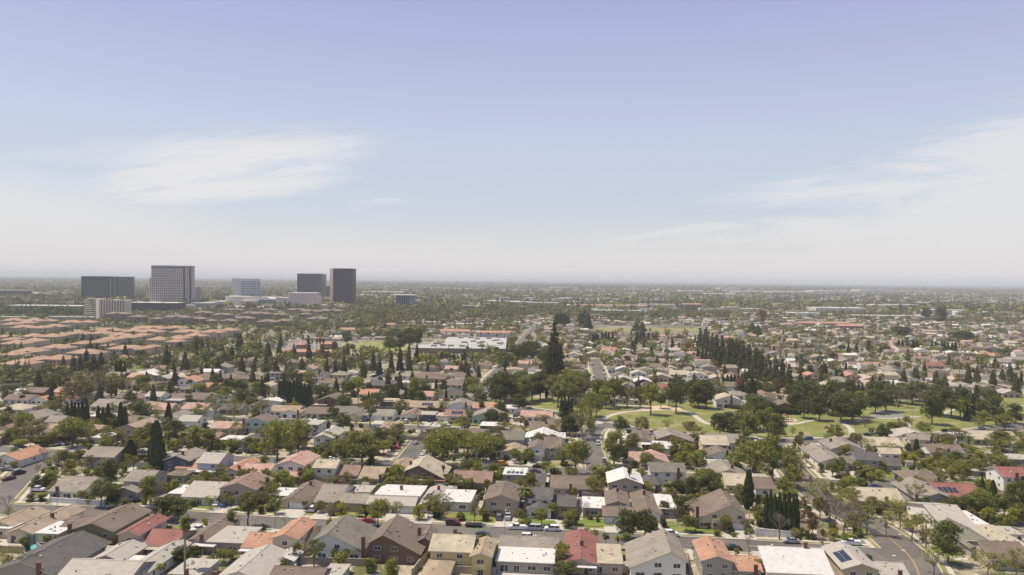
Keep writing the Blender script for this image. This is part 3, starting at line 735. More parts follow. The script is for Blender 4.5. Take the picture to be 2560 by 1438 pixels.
# ---------------------------------------------------------------- trees and shrubs
LM = {'L': leaf_mat('leaves_light', (0.131, 0.142, 0.030), (0.293, 0.291, 0.063)), 'D': leaf_mat('leaves_dark', (0.054, 0.068, 0.015), (0.147, 0.157, 0.034)),
      'O': leaf_mat('leaves_olive', (0.131, 0.121, 0.034), (0.263, 0.235, 0.071)), 'Y': leaf_mat('leaves_yellow', (0.170, 0.184, 0.017), (0.371, 0.341, 0.034)),
      'K': leaf_mat('needles', (0.049, 0.063, 0.020), (0.131, 0.135, 0.038), .1), 'C': leaf_mat('cypress_needles', (0.021, 0.034, 0.010), (0.065, 0.079, 0.020), .08),
      'P': leaf_mat('palm_fronds', (0.077, 0.093, 0.017), (0.200, 0.199, 0.038)), 'S': leaf_mat('shrub_leaves', (0.101, 0.121, 0.019), (0.248, 0.255, 0.047)),
      'R': leaf_mat('leaves_russet', (0.109, 0.064, 0.025), (0.248, 0.128, 0.047)), 'M': leaf_mat('flowers_magenta', (0.077, 0.085, 0.017), (0.696, 0.042, 0.102))}
BARK = mat('bark', (.13, .10, .075), .95, .3, 2); BARKP = mat('bark_pale', (.26, .22, .175), .95, .3, 2)
def leafcloud(rs, clumps, per, size, aspect=1.0):
    vs = []
    for (cx, cy, cz, r, rz) in clumps:
        n = int(per * (r / .2) ** 1.6) + 6
        d = rs.normal(size=(n, 3)); d /= np.linalg.norm(d, axis=1)[:, None]
        rad = rs.uniform(.55, 1.08, n)[:, None]
        c = np.array([cx, cy, cz]) + d * rad * np.array([r, r, rz])
        nrm = d + rs.normal(size=(n, 3)) * .55; nrm /= np.linalg.norm(nrm, axis=1)[:, None]
        t = np.cross(nrm, rs.normal(size=(n, 3))); t /= np.linalg.norm(t, axis=1)[:, None]; b = np.cross(nrm, t)
        s = size * rs.uniform(.6, 1.3, n)[:, None]
        vs.append(np.stack([c - t * s - b * s * .6, c + t * s - b * s * .5, c + t * s * .7 + b * s * .8, c - t * s * .8 + b * s * .6], 1).reshape(-1, 3))
    v = np.concatenate(vs); return v
def cloudmesh(name, v, m):
    return npmesh(name, v, np.arange(len(v)).reshape(-1, 4), [m])
def broad(seed, lo=.28, n=20, per=46, size=.038, flat=1.0, spread=.36, rr=(.11, .2)):
    rs = np.random.RandomState(seed); cl = []
    for i in range(n):
        a = rs.uniform(0, 6.28); h = rs.uniform(0, 1); rad = spread * math.sqrt(rs.uniform(.02, 1)) * (math.sin(math.pi * (.14 + .76 * h)) ** .7)
        r = rs.uniform(*rr); cl.append((math.cos(a) * rad, math.sin(a) * rad, lo + .1 + (1 - lo - .2) * h * flat, r, r * .8 * (1 - lo)))
    return cl, leafcloud(rs, cl, per, size)
def trunkmesh(seed, cl, r=.022, top=.75, m=BARK):
    rs = random.Random(seed); b = MB(); k = .3
    p0 = [(0, 0, -.02), (rs.uniform(-.01, .01), rs.uniform(-.01, .01), k * .6), (rs.uniform(-.02, .02), rs.uniform(-.02, .02), k)]
    b.tube(p0 + [(rs.uniform(-.03, .03), rs.uniform(-.03, .03), top)], [r * 1.25, r, r * .8, r * .25], 6)
    for c in cl[:9]: b.tube([p0[2], ((p0[2][0] + c[0]) / 2, (p0[2][1] + c[1]) / 2, (k + c[2]) / 2 + .02), c[:3]], [r * .6, r * .35, r * .12], 4)
    return b.mesh('trunk', [m])
TT = {}
def variants(code, k, f): TT[code] = [f(i) for i in range(k)]
def mk(code, m, tm=BARK, **kw):
    def f(i):
        k = dict(kw); f_ = (1.0, .8, 1.12, .9, 1.05, .72)[i % 6]; k['spread'] = k.get('spread', .36) * f_; k['n'] = int(k.get('n', 20) * (1.0, .85, 1.2, .75, 1.1, .9)[i % 6]); k['lo'] = k.get('lo', .28) + (0, .04, -.04, .08, .02, -.02)[i % 6] * (k.get('lo', .28) > .1)
        cl, v = broad(ord(code[0]) * 7 + i * 13, **k)
        return (cloudmesh('crown', v, m), trunkmesh(i, cl, m=tm))
    return f
variants('L', 6, mk('L', LM['L'], n=44, per=150, size=.0185, rr=(.09, .17), spread=.40))
variants('T', 4, mk('T', LM['L'], BARKP, n=36, per=60, size=.017, rr=(.07, .14), spread=.43))       # thin, see-through
variants('D', 6, mk('D', LM['D'], n=44, per=150, lo=.16, size=.0195, rr=(.10, .18), spread=.40))
variants('O', 4, mk('O', LM['O'], n=38, per=105, size=.0185, spread=.42, rr=(.08, .15)))
variants('Y', 3, mk('Y', LM['Y'], n=28, per=110, lo=.12, size=.022))
variants('R', 2, mk('R', LM['R'], n=26, per=90, size=.021, lo=.2))
variants('S', 5, mk('S', LM['S'], n=16, per=110, lo=.02, size=.032, rr=(.16, .25), spread=.26))
variants('s', 4, mk('s', LM['D'], n=16, per=110, lo=.02, size=.032, rr=(.16, .25), spread=.26))
variants('B', 4, mk('B', LM['O'], n=16, per=100, lo=.03, size=.034, rr=(.15, .24), spread=.28))
variants('M', 1, mk('M', LM['M'], n=16, per=110, lo=.02, size=.032, rr=(.16, .25), spread=.26))
def cyp(i):
    rs = np.random.RandomState(50 + i); n = 1100; z = rs.uniform(.02, 1, n); a = rs.uniform(0, 6.283, n)
    lean = rs.uniform(-.02, .02, 2)
    pr = .5 * np.minimum(1, (1.03 - z) ** .55 * 1.25) * np.minimum(1, .55 + z * 2.2) * (1 + .08 * np.sin(z * 17 + i)); rad = pr * rs.uniform(.78, 1.06, n)
    c = np.stack([np.cos(a) * rad + lean[0] * z * 3, np.sin(a) * rad, z], 1); d = np.stack([np.cos(a), np.sin(a), .25 + 0 * a], 1) + rs.normal(size=(n, 3)) * .4
    d /= np.linalg.norm(d, axis=1)[:, None]; up = np.array([0, 0, 1.]) + rs.normal(size=(n, 3)) * .15; t = np.cross(d, up); t /= np.linalg.norm(t, axis=1)[:, None]
    s = rs.uniform(.6, 1.2, n)[:, None]; w = .12 * s; hh = np.array([0, 0, .035]) * s
    v = np.stack([c - t * w - hh, c + t * w - hh, c + t * w * .5 + hh, c - t * w * .5 + hh], 1).reshape(-1, 3)
    b = MB(); b.tube([(0, 0, -.01), (0, 0, .1)], [.12, .1], 6)
    return (cloudmesh('crown', v, LM['C']), b.mesh('trunk', [BARK]))
variants('C', 4, cyp)
def con(i):
    rs = np.random.RandomState(80 + i); cl = []
    L = 11
    for k in range(L):
        h = .14 + .82 * k / (L - 1); rad = .36 * (1 - h) ** .75 + .02
        m_ = max(2, int(7 * (1 - h) + 2)); a0 = rs.uniform(0, 6)
        for j in range(m_):
            a = a0 + 6.283 * j / m_ + rs.uniform(-.3, .3); q = rad * rs.uniform(.55, 1.05); r = .07 + .10 * (1 - h)
            cl.append((math.cos(a) * q, math.sin(a) * q, h - .02 * rs.rand(), r, r * .42))
    v = leafcloud(rs, cl, 110, .028); b = MB(); b.tube([(0, 0, -.01), (0, 0, .5), (0, 0, .97)], [.024, .016, .004], 6)
    return (cloudmesh('crown', v, LM['K']), b.mesh('trunk', [BARK]))
variants('K', 5, con)
def palm(i, fan=False):
    rs = random.Random(120 + i); b = MB(); top = Vector((rs.uniform(-.02, .02), 0, .86 if fan else .74)); b.tube([(0, 0, -.02), (0, 0, .3), tuple(top)], [.03 if fan else .035, .02, .02 if fan else .026], 6)
    f = MB(); nf = 60 if fan else 34
    for k in range(nf):
        a = 6.283 * k / nf * 2.618 * 1.7 + rs.uniform(-.2, .2); e = rs.uniform(-.55, 1.25); L = rs.uniform(.85, 1.1) * (.17 if fan else .34)
        d = Vector((math.cos(a), math.sin(a), 0)); sd = Vector((-math.sin(a), math.cos(a), 0)); p = top.copy(); n = 2 if fan else 4; w0 = .045 if fan else .035
        wid = [.3, .9, .35] if fan else [.4, 1.1, 1.2, .9, .25]
        for j in range(n):
            ang = e - (j * (.8 if fan else .55)); q = p + (d * math.cos(ang) + Vector((0, 0, math.sin(ang)))) * (L / n)
            for sg in (-1, 1):
                dr = Vector((0, 0, -.025))
                f.quad(p, p + sd * sg * w0 * wid[j] + dr * wid[j], q + sd * sg * w0 * wid[j + 1] + dr * wid[j + 1], q)
            p = q
    if fan:
        for k in range(26):                                      # skirt of dead fronds under the head
            a = rs.uniform(0, 6.283); z = top.z - rs.uniform(.0, .14); d = Vector((math.cos(a), math.sin(a), 0)); sd = Vector((-math.sin(a), math.cos(a), 0)); p = Vector((top.x, 0, z)) + d * .02
            f.quad(p - sd * .015, p + sd * .015, p + d * .04 + sd * .03 - Vector((0, 0, .07)), p + d * .04 - sd * .03 - Vector((0, 0, .07)), 1)
    return (f.mesh('crown', [LM['P'], BARKP]), b.mesh('trunk', [BARKP]))
variants('P', 4, lambda i: palm(i)); variants('W', 3, lambda i: palm(i, True))
def bare(i):
    rs = random.Random(200 + i); b = MB(); tr = MB()
    def br(mb, p, d, L, r, dep):
        q = p + d * L * .55 + Vector([rs.uniform(-1, 1) * .04 * L * 3 for _ in range(3)]); e = q + (d + Vector((0, 0, .15))).normalized() * L * .5
        mb.tube([p, q, e], [r, r * .75, r * .5], 4 if dep < 2 else 3)
        if dep >= 5: return
        for k in range(3 if dep < 5 else 2):
            nd = (d + Vector([rs.uniform(-1, 1) for _ in range(3)]) * .75 + Vector((0, 0, .18))).normalized()
            br(b, q.lerp(e, rs.uniform(.2, 1)), nd, L * rs.uniform(.6, .82), max(r * .6, .0034), dep + 1)
    tr.tube([(0, 0, -.02), (.01, 0, .15), (0, .01, .27)], [.03, .022, .02], 6)
    for k in range(4):
        a = k * 1.57 + rs.uniform(-.4, .4); br(b, Vector((0, .01, .25)), Vector((math.cos(a) * .6, math.sin(a) * .6, .8)).normalized(), .27, .014, 1)
    return (b.mesh('crown', [mat('twigs', (.19, .15, .12), .95, .2, 2)]), tr.mesh('trunk', [BARK]))
variants('N', 4, bare)
KIND = {'B': ('garden_bush', 'dusty olive spreading bush', 'shrub'), 'L': ('leafy_tree', 'light green leafy tree', 'tree'), 'T': ('airy_tree', 'thin airy pale green tree', 'tree'), 'D': ('dense_tree', 'dense dark green round tree', 'tree'),
        'O': ('olive_green_tree', 'dusty olive green tree', 'tree'), 'Y': ('yellow_green_tree', 'bright yellow green tree', 'tree'), 'R': ('russet_tree', 'russet brown leafy tree', 'tree'),
        'S': ('shrub', 'bright green round shrub', 'shrub'), 's': ('dark_shrub', 'dark green round shrub', 'shrub'), 'M': ('flowering_shrub', 'shrub with magenta flowers', 'shrub'),
        'C': ('cypress_tree', 'dark narrow column cypress', 'cypress'), 'K': ('conifer_tree', 'dark pointed conifer', 'conifer'), 'P': ('palm_tree', 'feathery palm tree', 'palm'),
        'W': ('fan_palm', 'tall fan palm with small head', 'palm'), 'N': ('bare_tree', 'bare leafless branching tree', 'tree')}
NT = {}
def tree(code, x, y, hpx, wpx, world=None, parts=True):
    if world is None: P = at(x, y); h = hpx * P.y / F; w = wpx * P.y / F
    else: P = Vector((world[0], world[1], 0)); h, w = hpx, wpx; x, y, _ = proj(P)
    nm, desc, cat = KIND[code]; cr, trk = TT[code][rnd.randrange(len(TT[code]))]
    k = NT.get(code, 0); NT[code] = k + 1
    if code == 'C': w *= 1.0
    elif code in 'PW': w = h * 1.0 if code == 'P' else h * .62
    rz = rnd.uniform(0, 6.28)
    r = empty(nm, P, rz)
    a = link('crown', cr, r); a.scale = (w, w, h)
    if code not in 'SsMB':
        b = link('trunk', trk, r); s = (w + h) / 2 if code != 'C' else w
        if code in 'PW': s = h * .8
        b.scale = (s, s, h)
    else: pass
    size = 'tall ' if h > 13 and code not in 'CW' else 'small ' if h < 4.5 and code not in 'SsMB' else ''
    reg(r, size + desc, cat, x, y, {'tree': 'trees of the suburb', 'shrub': 'garden shrubs', 'cypress': 'cypresses in rows', 'conifer': 'conifers', 'palm': 'palms'}[cat])
    return r
TREES = '''
C 392 1180 127 32|C 328 1161 60 26|D 272 1218 68 60|L 253 1266 66 60|L 375 1263 72 62|D 412 1302 60 72|D 446 1304 58 74|W 462 1452 170 40|P 440 1240 48 42|P 578 1328 62 52|L 620 1318 88 66
N 22 1280 46 46|N 110 1155 42 34|N 142 1177 36 32|N 95 1192 36 26|s 92 1220 32 28|s 112 1220 30 26|s 78 1254 20 40|s 104 1254 18 36|P 112 1258 30 22|s 198 1161 18 16|S 262 1369 36 40
D 455 1408 42 52|D 486 1410 46 50|L 560 1408 36 52|S 530 1418 30 44|P 402 1452 52 60|T 20 1425 60 60|T 78 1444 62 70|S 500 1437 30 40
L 693 1152 102 76|L 745 1156 108 76|L 905 1163 84 100|S 770 1212 38 50|R 752 1208 40 36|s 715 1212 26 40|s 826 1143 26 40|s 860 1143 26 40|s 890 1143 24 36
O 785 1418 66 60|Y 740 1410 56 30|S 704 1432 44 42|S 850 1433 54 58|S 925 1432 46 46|S 980 1442 46 46|Y 868 1403 34 36|O 893 1404 38 34|S 835 1406 36 30
N 826 1303 52 60|N 713 1312 24 26|L 945 1318 72 62|T 1108 1302 72 52|T 1186 1312 58 50|N 1010 1320 26 24|T 898 1298 32 28
L 1098 1167 92 86|T 1190 1170 86 74|L 1225 1150 60 60|W 1108 1214 54 30|P 965 1217 42 26|W 996 1220 56 26|S 1170 1232 36 48|s 1132 1226 30 32|s 1218 1232 32 32|S 1145 1218 22 22|S 1060 1220 22 30|S 1090 1228 18 24
R 654 1248 50 44|W 668 1262 74 30|s 1216 1302 24 26|R 1037 1287 20 12|S 912 1218 26 32|P 760 1280 34 26|N 1240 1290 20 22|s 1195 1235 26 30
L 1440 1190 92 74|T 1405 1166 56 60|L 1535 1166 84 78|D 1558 1158 42 34|P 1375 1212 58 34|P 1492 1218 62 50|W 1573 1242 82 36|W 1604 1228 54 30|P 1590 1228 44 26|P 1312 1284 78 36
P 1668 1246 52 40|D 1695 1245 46 44|D 1730 1258 66 42|D 1775 1262 76 62|D 1702 1302 64 66|N 1695 1312 48 44|D 1568 1350 76 62|D 1612 1352 78 66|P 1465 1357 44 24|P 1487 1361 42 24|P 1515 1372 46 26|P 1545 1374 42 24|P 1565 1372 46 26
N 1460 1297 50 42|s 1430 1250 20 20|L 1405 1422 66 50|D 1415 1444 40 70|P 1345 1238 34 26|S 1510 1246 16 20|N 1872 1392 68 36|C 1870 1272 96 24|s 1344 1296 20 36|S 1400 1282 14 16|R 1437 1300 22 18
C 1915 1328 96 13|C 1926 1330 104 13|C 1937 1332 96 13|C 1948 1333 100 13|C 1960 1334 98 13|C 1972 1335 104 13|C 1984 1336 98 13|C 1992 1336 96 12
L 1880 1202 104 86|L 1838 1190 50 50|S 1752 1312 22 14|S 1770 1316 10 26|L 1895 1442 44 50|T 1960 1445 30 40|D 1660 1292 40 30|L 1690 1152 60 52|L 1742 1184 56 52|L 1712 1170 40 44
L 1930 1212 122 80|L 1972 1178 60 50|N 2082 1342 108 66|N 2110 1345 98 60|R 2030 1347 74 50|N 2058 1392 70 56|N 1948 1350 80 62|S 2153 1346 15 15|T 2167 1337 72 62|T 2250 1322 62 70|T 2315 1372 92 58|D 2370 1412 108 78
T 2335 1442 78 84|T 2290 1264 60 60|C 2151 1227 42 9|C 2160 1227 48 14|L 2178 1220 40 34|C 2291 1144 46 14|C 2455 1242 48 11|C 2483 1264 62 16|C 2556 1242 50 14|O 2066 1252 40 30|s 2080 1230 24 30|T 2060 1238 42 50
D 2385 1288 46 60|D 2425 1290 50 60|D 2465 1294 46 60|D 2555 1288 84 66|D 2510 1292 54 60|Y 2475 1302 34 36|T 2470 1442 66 80|T 2540 1440 66 72|W 2420 1158 72 40|W 2500 1148 52 34|P 2092 1190 52 34|P 2015 1170 44 34
L 2110 1142 30 40|S 2140 1146 26 36|S 2100 1150 24 30|S 2275 1162 26 36|L 2300 1152 28 28|D 2390 1164 36 50|L 2440 1182 36 50|L 2480 1172 36 50|R 2420 1200 30 36|S 2540 1202 30 44|S 2520 1320 34 30|Y 2505 1312 26 40|P 2275 1250 28 36|L 2290 1246 30 30
L 60 1092 62 50|L 180 1118 76 74|L 52 1124 26 46|C 169 1052 44 9|C 179 1052 50 9|C 187 1053 48 8|C 196 1054 48 8|C 206 1060 58 10|C 217 1073 72 12|C 245 1076 60 11|C 257 1078 58 11|C 270 1073 63 12|C 302 1076 70 14|C 313 1073 56 12|C 421 1066 58 15
C 291 952 50 9|C 301 953 52 10|C 311 953 48 9|O 182 1008 56 58|O 215 1006 58 62|O 278 994 62 50|W 248 990 52 24|D 340 1037 34 34|L 350 968 32 36|L 500 988 30 48|T 537 1048 66 54|T 585 1050 56 44|s 468 1008 20 22|N 437 1034 26 26|L 488 1132 68 66
O 372 1112 54 50|P 420 1124 54 40|P 432 1130 40 30|L 575 988 36 40|L 604 988 38 34|D 150 966 48 30|P 55 1010 28 26|s 20 1040 26 30|D 128 990 44 30|N 465 1015 20 20|S 512 1072 18 24|T 405 1135 40 40|S 368 1046 14 22
C 700 1012 58 12|C 708 1013 62 12|C 716 1014 62 12|C 725 1014 60 12|C 734 1015 62 12|C 743 1016 62 12|C 752 1016 60 12|C 761 1017 58 12|C 770 1017 54 12|C 776 1017 50 10|O 925 1068 72 62|D 858 1084 48 48|C 997 1037 32 13
Y 1035 1004 62 44|D 858 1018 32 32|P 985 1108 48 32|P 970 1108 40 26|P 820 1118 46 28|P 838 1120 40 26|L 730 958 40 46|L 775 970 44 40|P 909 992 32 24|L 1190 1002 44 46|s 1203 1032 28 26|R 1200 1022 26 26|D 1240 1012 76 58|D 1268 1000 60 54
N 1052 1092 48 24|N 1045 1068 52 30|P 1165 1090 26 24|S 815 1052 10 22|L 892 985 44 46|L 870 990 34 30|T 980 1020 20 24|s 1105 1030 18 26|P 1140 985 18 18|L 1180 980 40 46|D 1258 1060 30 28|L 1080 1150 60 60|L 1120 1140 70 70|L 1170 1150 64 60|L 1210 1140 60 60
D 1262 1008 78 80|L 1330 1003 66 72|K 1385 970 140 60|K 1372 975 100 46|K 1400 968 90 40|L 1422 1006 74 66|L 1395 1018 56 56|O 1460 1006 70 56|L 1478 1042 62 60|T 1455 1098 104 56|T 1470 1070 60 54|C 1404 1044 48 10|C 1412 1045 52 10|C 1421 1045 56 9|C 1429 1044 44 9
L 1535 1018 72 52|O 1568 1020 56 50|L 1627 1038 78 58|D 1690 1034 80 58|D 1652 1022 40 32|D 1728 1016 66 44|D 1765 1022 72 58|L 1725 1092 38 42|D 1800 1088 54 54|D 1832 1092 48 50|D 1818 1080 50 50|L 1870 1122 92 70|D 1900 1076 70 60|D 1925 1064 60 50|L 1580 1140 60 40
C 1808 969 30 8|C 1818 969 32 8|C 1828 969 32 8|C 1837 968 32 7|C 1846 968 30 8|C 1855 968 34 8|C 1865 968 36 9|C 1880 1008 66 13|C 1888 1000 44 8|R 1850 988 48 46|S 1380 1092 30 36|S 1424 1072 24 26|T 1480 1100 50 30|M 1282 1106 14 14
D 2010 1018 62 54|D 2048 1052 62 54|D 2082 1038 88 70|D 2102 1056 76 72|L 2150 1044 66 56|D 2188 1034 62 54|N 2246 1020 56 48|D 2212 1012 60 50|D 2300 1004 48 70|D 2330 1062 86 60|D 2378 1046 74 60|K 2425 1052 74 40|D 2490 1064 76 54|L 2512 1078 42 56|T 2446 1074 36 36
D 2236 1092 36 50|D 2216 1100 30 30|L 2310 1088 34 40|N 2162 1068 30 46|N 2305 1020 50 50|P 2178 1102 40 22|D 1990 1030 56 40|N 2270 1020 40 30|D 2030 1010 56 50|D 2120 1010 60 50|D 1990 998 40 40|D 2195 1000 50 50|D 2350 1010 44 50|D 2460 1050 50 40
K 2340 968 42 26|K 2362 975 40 26|K 2420 962 48 26|K 2442 958 44 24|K 2482 974 50 28|K 2540 992 56 30|K 2505 960 40 24|P 2310 958 36 28|K 2525 950 44 26|P 2075 950 24 20|K 2400 1000 40 26|K 2440 1005 44 26|D 2056 942 30 20|C 2064 945 36 9|C 2058 950 32 8|C 2090 950 24 7|C 2105 958 28 9
K 158 932 44 22|K 183 932 46 24|K 200 930 46 22|K 216 926 56 26|K 233 932 48 24|K 253 930 52 28|K 416 927 66 28|K 462 937 58 34|K 512 937 52 28|K 545 937 46 24|K 604 937 50 26|K 635 942 46 22|K 490 884 38 24|K 505 888 42 24|K 598 878 42 30
K 670 908 56 32|K 697 908 52 28|K 690 948 52 28|K 715 952 42 24|K 735 905 46 24|K 772 908 62 24|K 755 945 52 28|K 817 946 50 20|K 838 946 46 22|K 860 946 56 26|K 908 948 46 24|K 933 932 58 24|K 948 938 46 22|K 978 938 62 22|K 1000 932 68 24|K 1022 918 60 20|K 1042 912 52 22|K 580 905 40 22|K 560 915 36 22
W 757 880 44 18|W 768 884 40 18|W 780 886 38 18|W 792 892 48 18|W 800 894 52 18|W 808 892 48 18|W 770 872 36 18|D 975 885 44 42|D 1000 878 50 44|D 1024 872 52 44|D 1044 868 44 36|D 868 862 34 34|D 880 878 18 20|L 700 855 20 20|D 836 882 28 20
L 1118 902 22 26|C 1162 908 26 8|C 1156 908 22 7|D 1225 895 28 30|D 1240 900 32 26|L 1205 880 20 24|D 1262 925 44 40|D 1285 915 50 44|D 1320 905 50 46|D 1340 900 46 40|D 1300 905 44 40|K 1780 905 60 30|K 1762 890 56 30
K 1790 915 64 34|K 1805 920 66 34|K 1822 926 68 36|K 1840 932 70 36|K 1856 938 70 36|K 1872 944 70 36|K 1888 950 68 36|K 1904 958 66 36|K 1920 966 68 38|K 1938 976 72 38|K 1955 986 74 38|K 1972 994 70 36|K 1750 880 50 28|K 1765 878 50 28|K 1830 905 50 30|K 1850 915 52 30|K 1870 925 54 30|K 1892 935 54 30|R 1945 1003 58 30|R 1976 1006 54 28|K 2000 1002 60 32
C 1580 885 32 8|C 1586 886 32 8|C 1628 900 30 11|C 1594 855 26 7|C 1602 856 26 7|C 1610 856 26 7|C 1622 857 25 7|C 1632 858 25 7|C 1640 858 25 7|C 1505 855 24 7|C 1514 855 26 7|C 1522 856 26 7|C 1531 857 26 7|C 1495 862 26 9|C 1483 864 26 9|C 1490 862 28 9|C 1745 900 28 8|C 1756 902 28 8|C 1765 902 26 8
C 1390 818 32 9|C 1396 818 34 9|C 1402 818 36 9|C 1408 819 36 9|C 1415 819 34 9|C 1420 819 30 9|K 1460 820 64 36|K 1470 826 60 32|K 1450 815 50 30|K 1590 835 40 36|K 1605 838 44 38|C 2247 872 22 6|C 2256 874 24 6|C 2283 878 28 8|C 2293 880 28 9|C 2330 876 22 6|C 2338 876 22 6|C 2355 880 26 7|C 2362 881 26 7|C 2370 882 26 7|C 2380 883 26 7|C 2388 884 28 8
D 2245 845 30 44|D 2265 848 30 36|D 2410 858 30 50|D 2385 854 24 36|D 2350 812 46 44|D 2315 805 36 30|K 1880 838 44 36|K 1895 842 40 30|R 1905 820 50 34
'''
TREES = TREES.strip() + '''
D 1985 1022 60 60|D 2130 1052 70 70|D 2010 1046 44 50|D 2215 1030 56 60|D 2345 1040 74 66|L 2400 1050 60 56|D 2410 1030 60 60|K 2440 1040 64 44|D 2470 1040 66 60|D 2540 1060 50 56
L 2460 1066 40 40|D 2280 1012 50 60|L 2250 1008 44 50|D 1900 1060 70 66|D 1868 1078 60 64|L 1860 1098 70 64|L 1500 1012 66 56|L 1515 1022 56 46|L 1600 1020 52 46|O 1672 1016 50 44|D 1746 1020 64 56|D 1880 1040 56 60|L 1920 1100 80 60|L 1940 1125 90 64
L 1290 1006 60 66|L 1310 1010 66 66|D 1350 1000 70 60|O 1440 1010 70 60|L 1490 1050 66 50|T 1450 1076 70 50|L 1476 1088 50 40|D 1280 992 56 60|L 1300 985 60 60|L 1410 1012 60 60|O 1380 1004 66 60|D 1362 960 90 44|L 1420 990 66 60|L 1445 988 60 56
T 2000 1202 66 56|L 1985 1222 60 50|T 2035 1262 64 60|T 2120 1300 70 66|T 2215 1342 60 56|T 2150 1322 66 60|L 2050 1300 60 44|N 2140 1330 90 70|N 2075 1300 80 60|T 2280 1352 66 60|T 2240 1302 60 66|O 1975 1198 56 50|T 2100 1272 54 56|O 2128 1268 50 50|T 2180 1296 56 60
L 1160 1140 66 60|L 1215 1156 66 66|L 1245 1140 50 50|L 960 1140 40 44|L 850 1150 50 50|L 880 1120 44 50|D 600 1010 40 44|L 640 1000 44 44|L 560 1010 44 50|O 500 1060 50 50|L 520 1120 46 50|L 10 1080 50 50|L 30 1110 40 50|O 150 985 60 60|O 205 985 56 60|O 245 975 50 56|D 110 960 40 60|D 30 965 36 50'''
TREES = TREES.strip()
for ln in TREES.strip().split('\n'):
    for q in ln.split('|'):
        c, x, y, h, w = q.split(); tree(c, float(x), float(y), float(h) * (1.06 if c in 'LDOT' else 1.22 if c == 'K' and 1350 < float(x) < 2010 and float(y) > 865 else .75 if c == 'K' and float(y) < 850 else 1), float(w) * (1.1 if c in 'LDOT' else 1.15 if c == 'C' else 1))
for k in range(28): tree('W' if k % 3 else 'P', 752 + k * 18 + rnd.uniform(-4, 4), 847 + k * .25, 24, 16)
# clipped hedges
def hedge(px, w, h, desc):
    a, b = at(*px[0]), at(*px[1]); L = (b - a).length; r = np.random.RandomState(int(px[0][0]))
    n = int(L * h * 26 + L * w * 18); c = np.stack([r.uniform(0, L, n), r.uniform(0, w, n), r.uniform(0, h, n)], 1)
    k = r.randint(0, 4, n); c[k == 0, 2] = h; c[k == 1, 1] = 0; c[k == 2, 1] = w; c[k == 3, 0] = L * (r.rand((k == 3).sum()) > .5)
    c += r.normal(size=(n, 3)) * .06; d = r.normal(size=(n, 3)); d /= np.linalg.norm(d, axis=1)[:, None]; t = np.cross(d, r.normal(size=(n, 3))); t /= np.linalg.norm(t, axis=1)[:, None]; e = np.cross(d, t); s = .16
    v = np.stack([c - t * s - e * s, c + t * s - e * s, c + t * s + e * s, c - t * s + e * s], 1).reshape(-1, 3)
    rz = math.atan2(b.y - a.y, b.x - a.x); root = empty('hedge', a, rz); link('foliage', cloudmesh('foliage', v, LM['D']), root)
    mb = MB(); mb.box(Vector((.1, .1, 0)), Vector((1, 0, 0)), Vector((0, 1, 0)), L - .2, w - .2, 0, h - .1); mb.build('hedge_shade_core', [mat('hedge_shade', (.02, .03, .012))], root)  # near-black inner box: shade inside the foliage put into its colour
    reg(root, desc, 'hedge', (px[0][0] + px[1][0]) / 2, (px[0][1] + px[1][1]) / 2, 'clipped hedges')
hedge([(1930, 1037), (2002, 1038)], 3, 3.2, 'long clipped dark green hedge beside the brown house')
hedge([(1806, 1020), (1925, 1032)], 2.5, 2.2, 'clipped dark hedge at the park edge')
hedge([(805, 1052), (822, 1044)], 2, 1.6, 'low green hedge between driveways')
hedge([(1096, 1298), (1103, 1283)], 1.4, 1.3, 'low clipped hedge beside the driveway')
hedge([(342, 1151), (376, 1151)], 2, 2, 'dark clipped hedge beside the street')
# ---------------------------------------------------------------- lawns and driveways
def march(p, d, far=17):
    for k in range(1, far * 2):
        q = p + d * k * .5
        if near_road(q.x, q.y, .2): return k * .5
    return None
LAWNMB, DRYMB, DRIVEMB = MB(), MB(), MB()
for o in [o for o in list(col.objects) if o.name.split('.')[0] == 'house' and o.location.y < 560]:
    dims = [c for c in o.children if c.name.split('.')[0] == 'wall']
    vs = [v.co for v in dims[0].data.vertices]; us = [v.x * U.x + v.y * U.y for v in vs]; ds = [v.x * V.x + v.y * V.y for v in vs]
    u0, u1, d0, d1 = min(us), max(us), min(ds), max(ds)
    for sg, dd in ((-1, d0), (1, d1)):
        base = o.location + V * dd; L = march(base + U * (u0 + u1) / 2, V * sg)
        if L is None or L < 4: continue
        a, b, c, d = base + U * (u0 - 2), base + U * (u1 + 2), base + U * (u1 + 2) + V * sg * (L - 3.2), base + U * (u0 - 2) + V * sg * (L - 3.2)
        r_ = rnd.random()
        (LAWNMB if r_ < .6 else DRYMB).poly([(q.x, q.y, .045 + .0006 * (len(LAWNMB.f) % 40)) for q in ([a, b, c, d] if sg < 0 else [a, b, c, d])])
        gd = [c_ for c_ in o.children if c_.name.startswith('garage')]
        ux = (gd[0].location.x * U.x + gd[0].location.y * U.y) if gd else rnd.uniform(u0 + 2, max(u0 + 2.1, u1 - 2))
        w = rnd.choice((2.9, 3.6, 4.6)); a = base + U * (ux - w); b = base + U * (ux + w); e = V * sg * L
        DRIVEMB.poly([(q.x, q.y, .165 + .0009 * (len(DRIVEMB.f) % 30)) for q in (a, b, b + e, a + e)])
struct('front_lawn', LAWNMB, [LAWN]); struct('dry_lawn', DRYMB, [DRYL]); struct('driveway', DRIVEMB, [CONC])
sheet('driveway_apron', [(932, 1283), (1090, 1277), (1082, 1303), (960, 1298)], .21, CONC)
sheet('corner_forecourt', [(30, 1182), (85, 1150), (110, 1140), (40, 1138), (10, 1180)], .11, CONC)
sheet('yard_patio', [(0, 1348), (130, 1356), (118, 1378), (-10, 1376)], .04, CONC); sheet('yard_patio', [(1256, 1418), (1400, 1420), (1400, 1440), (1240, 1440)], .04, CONC)
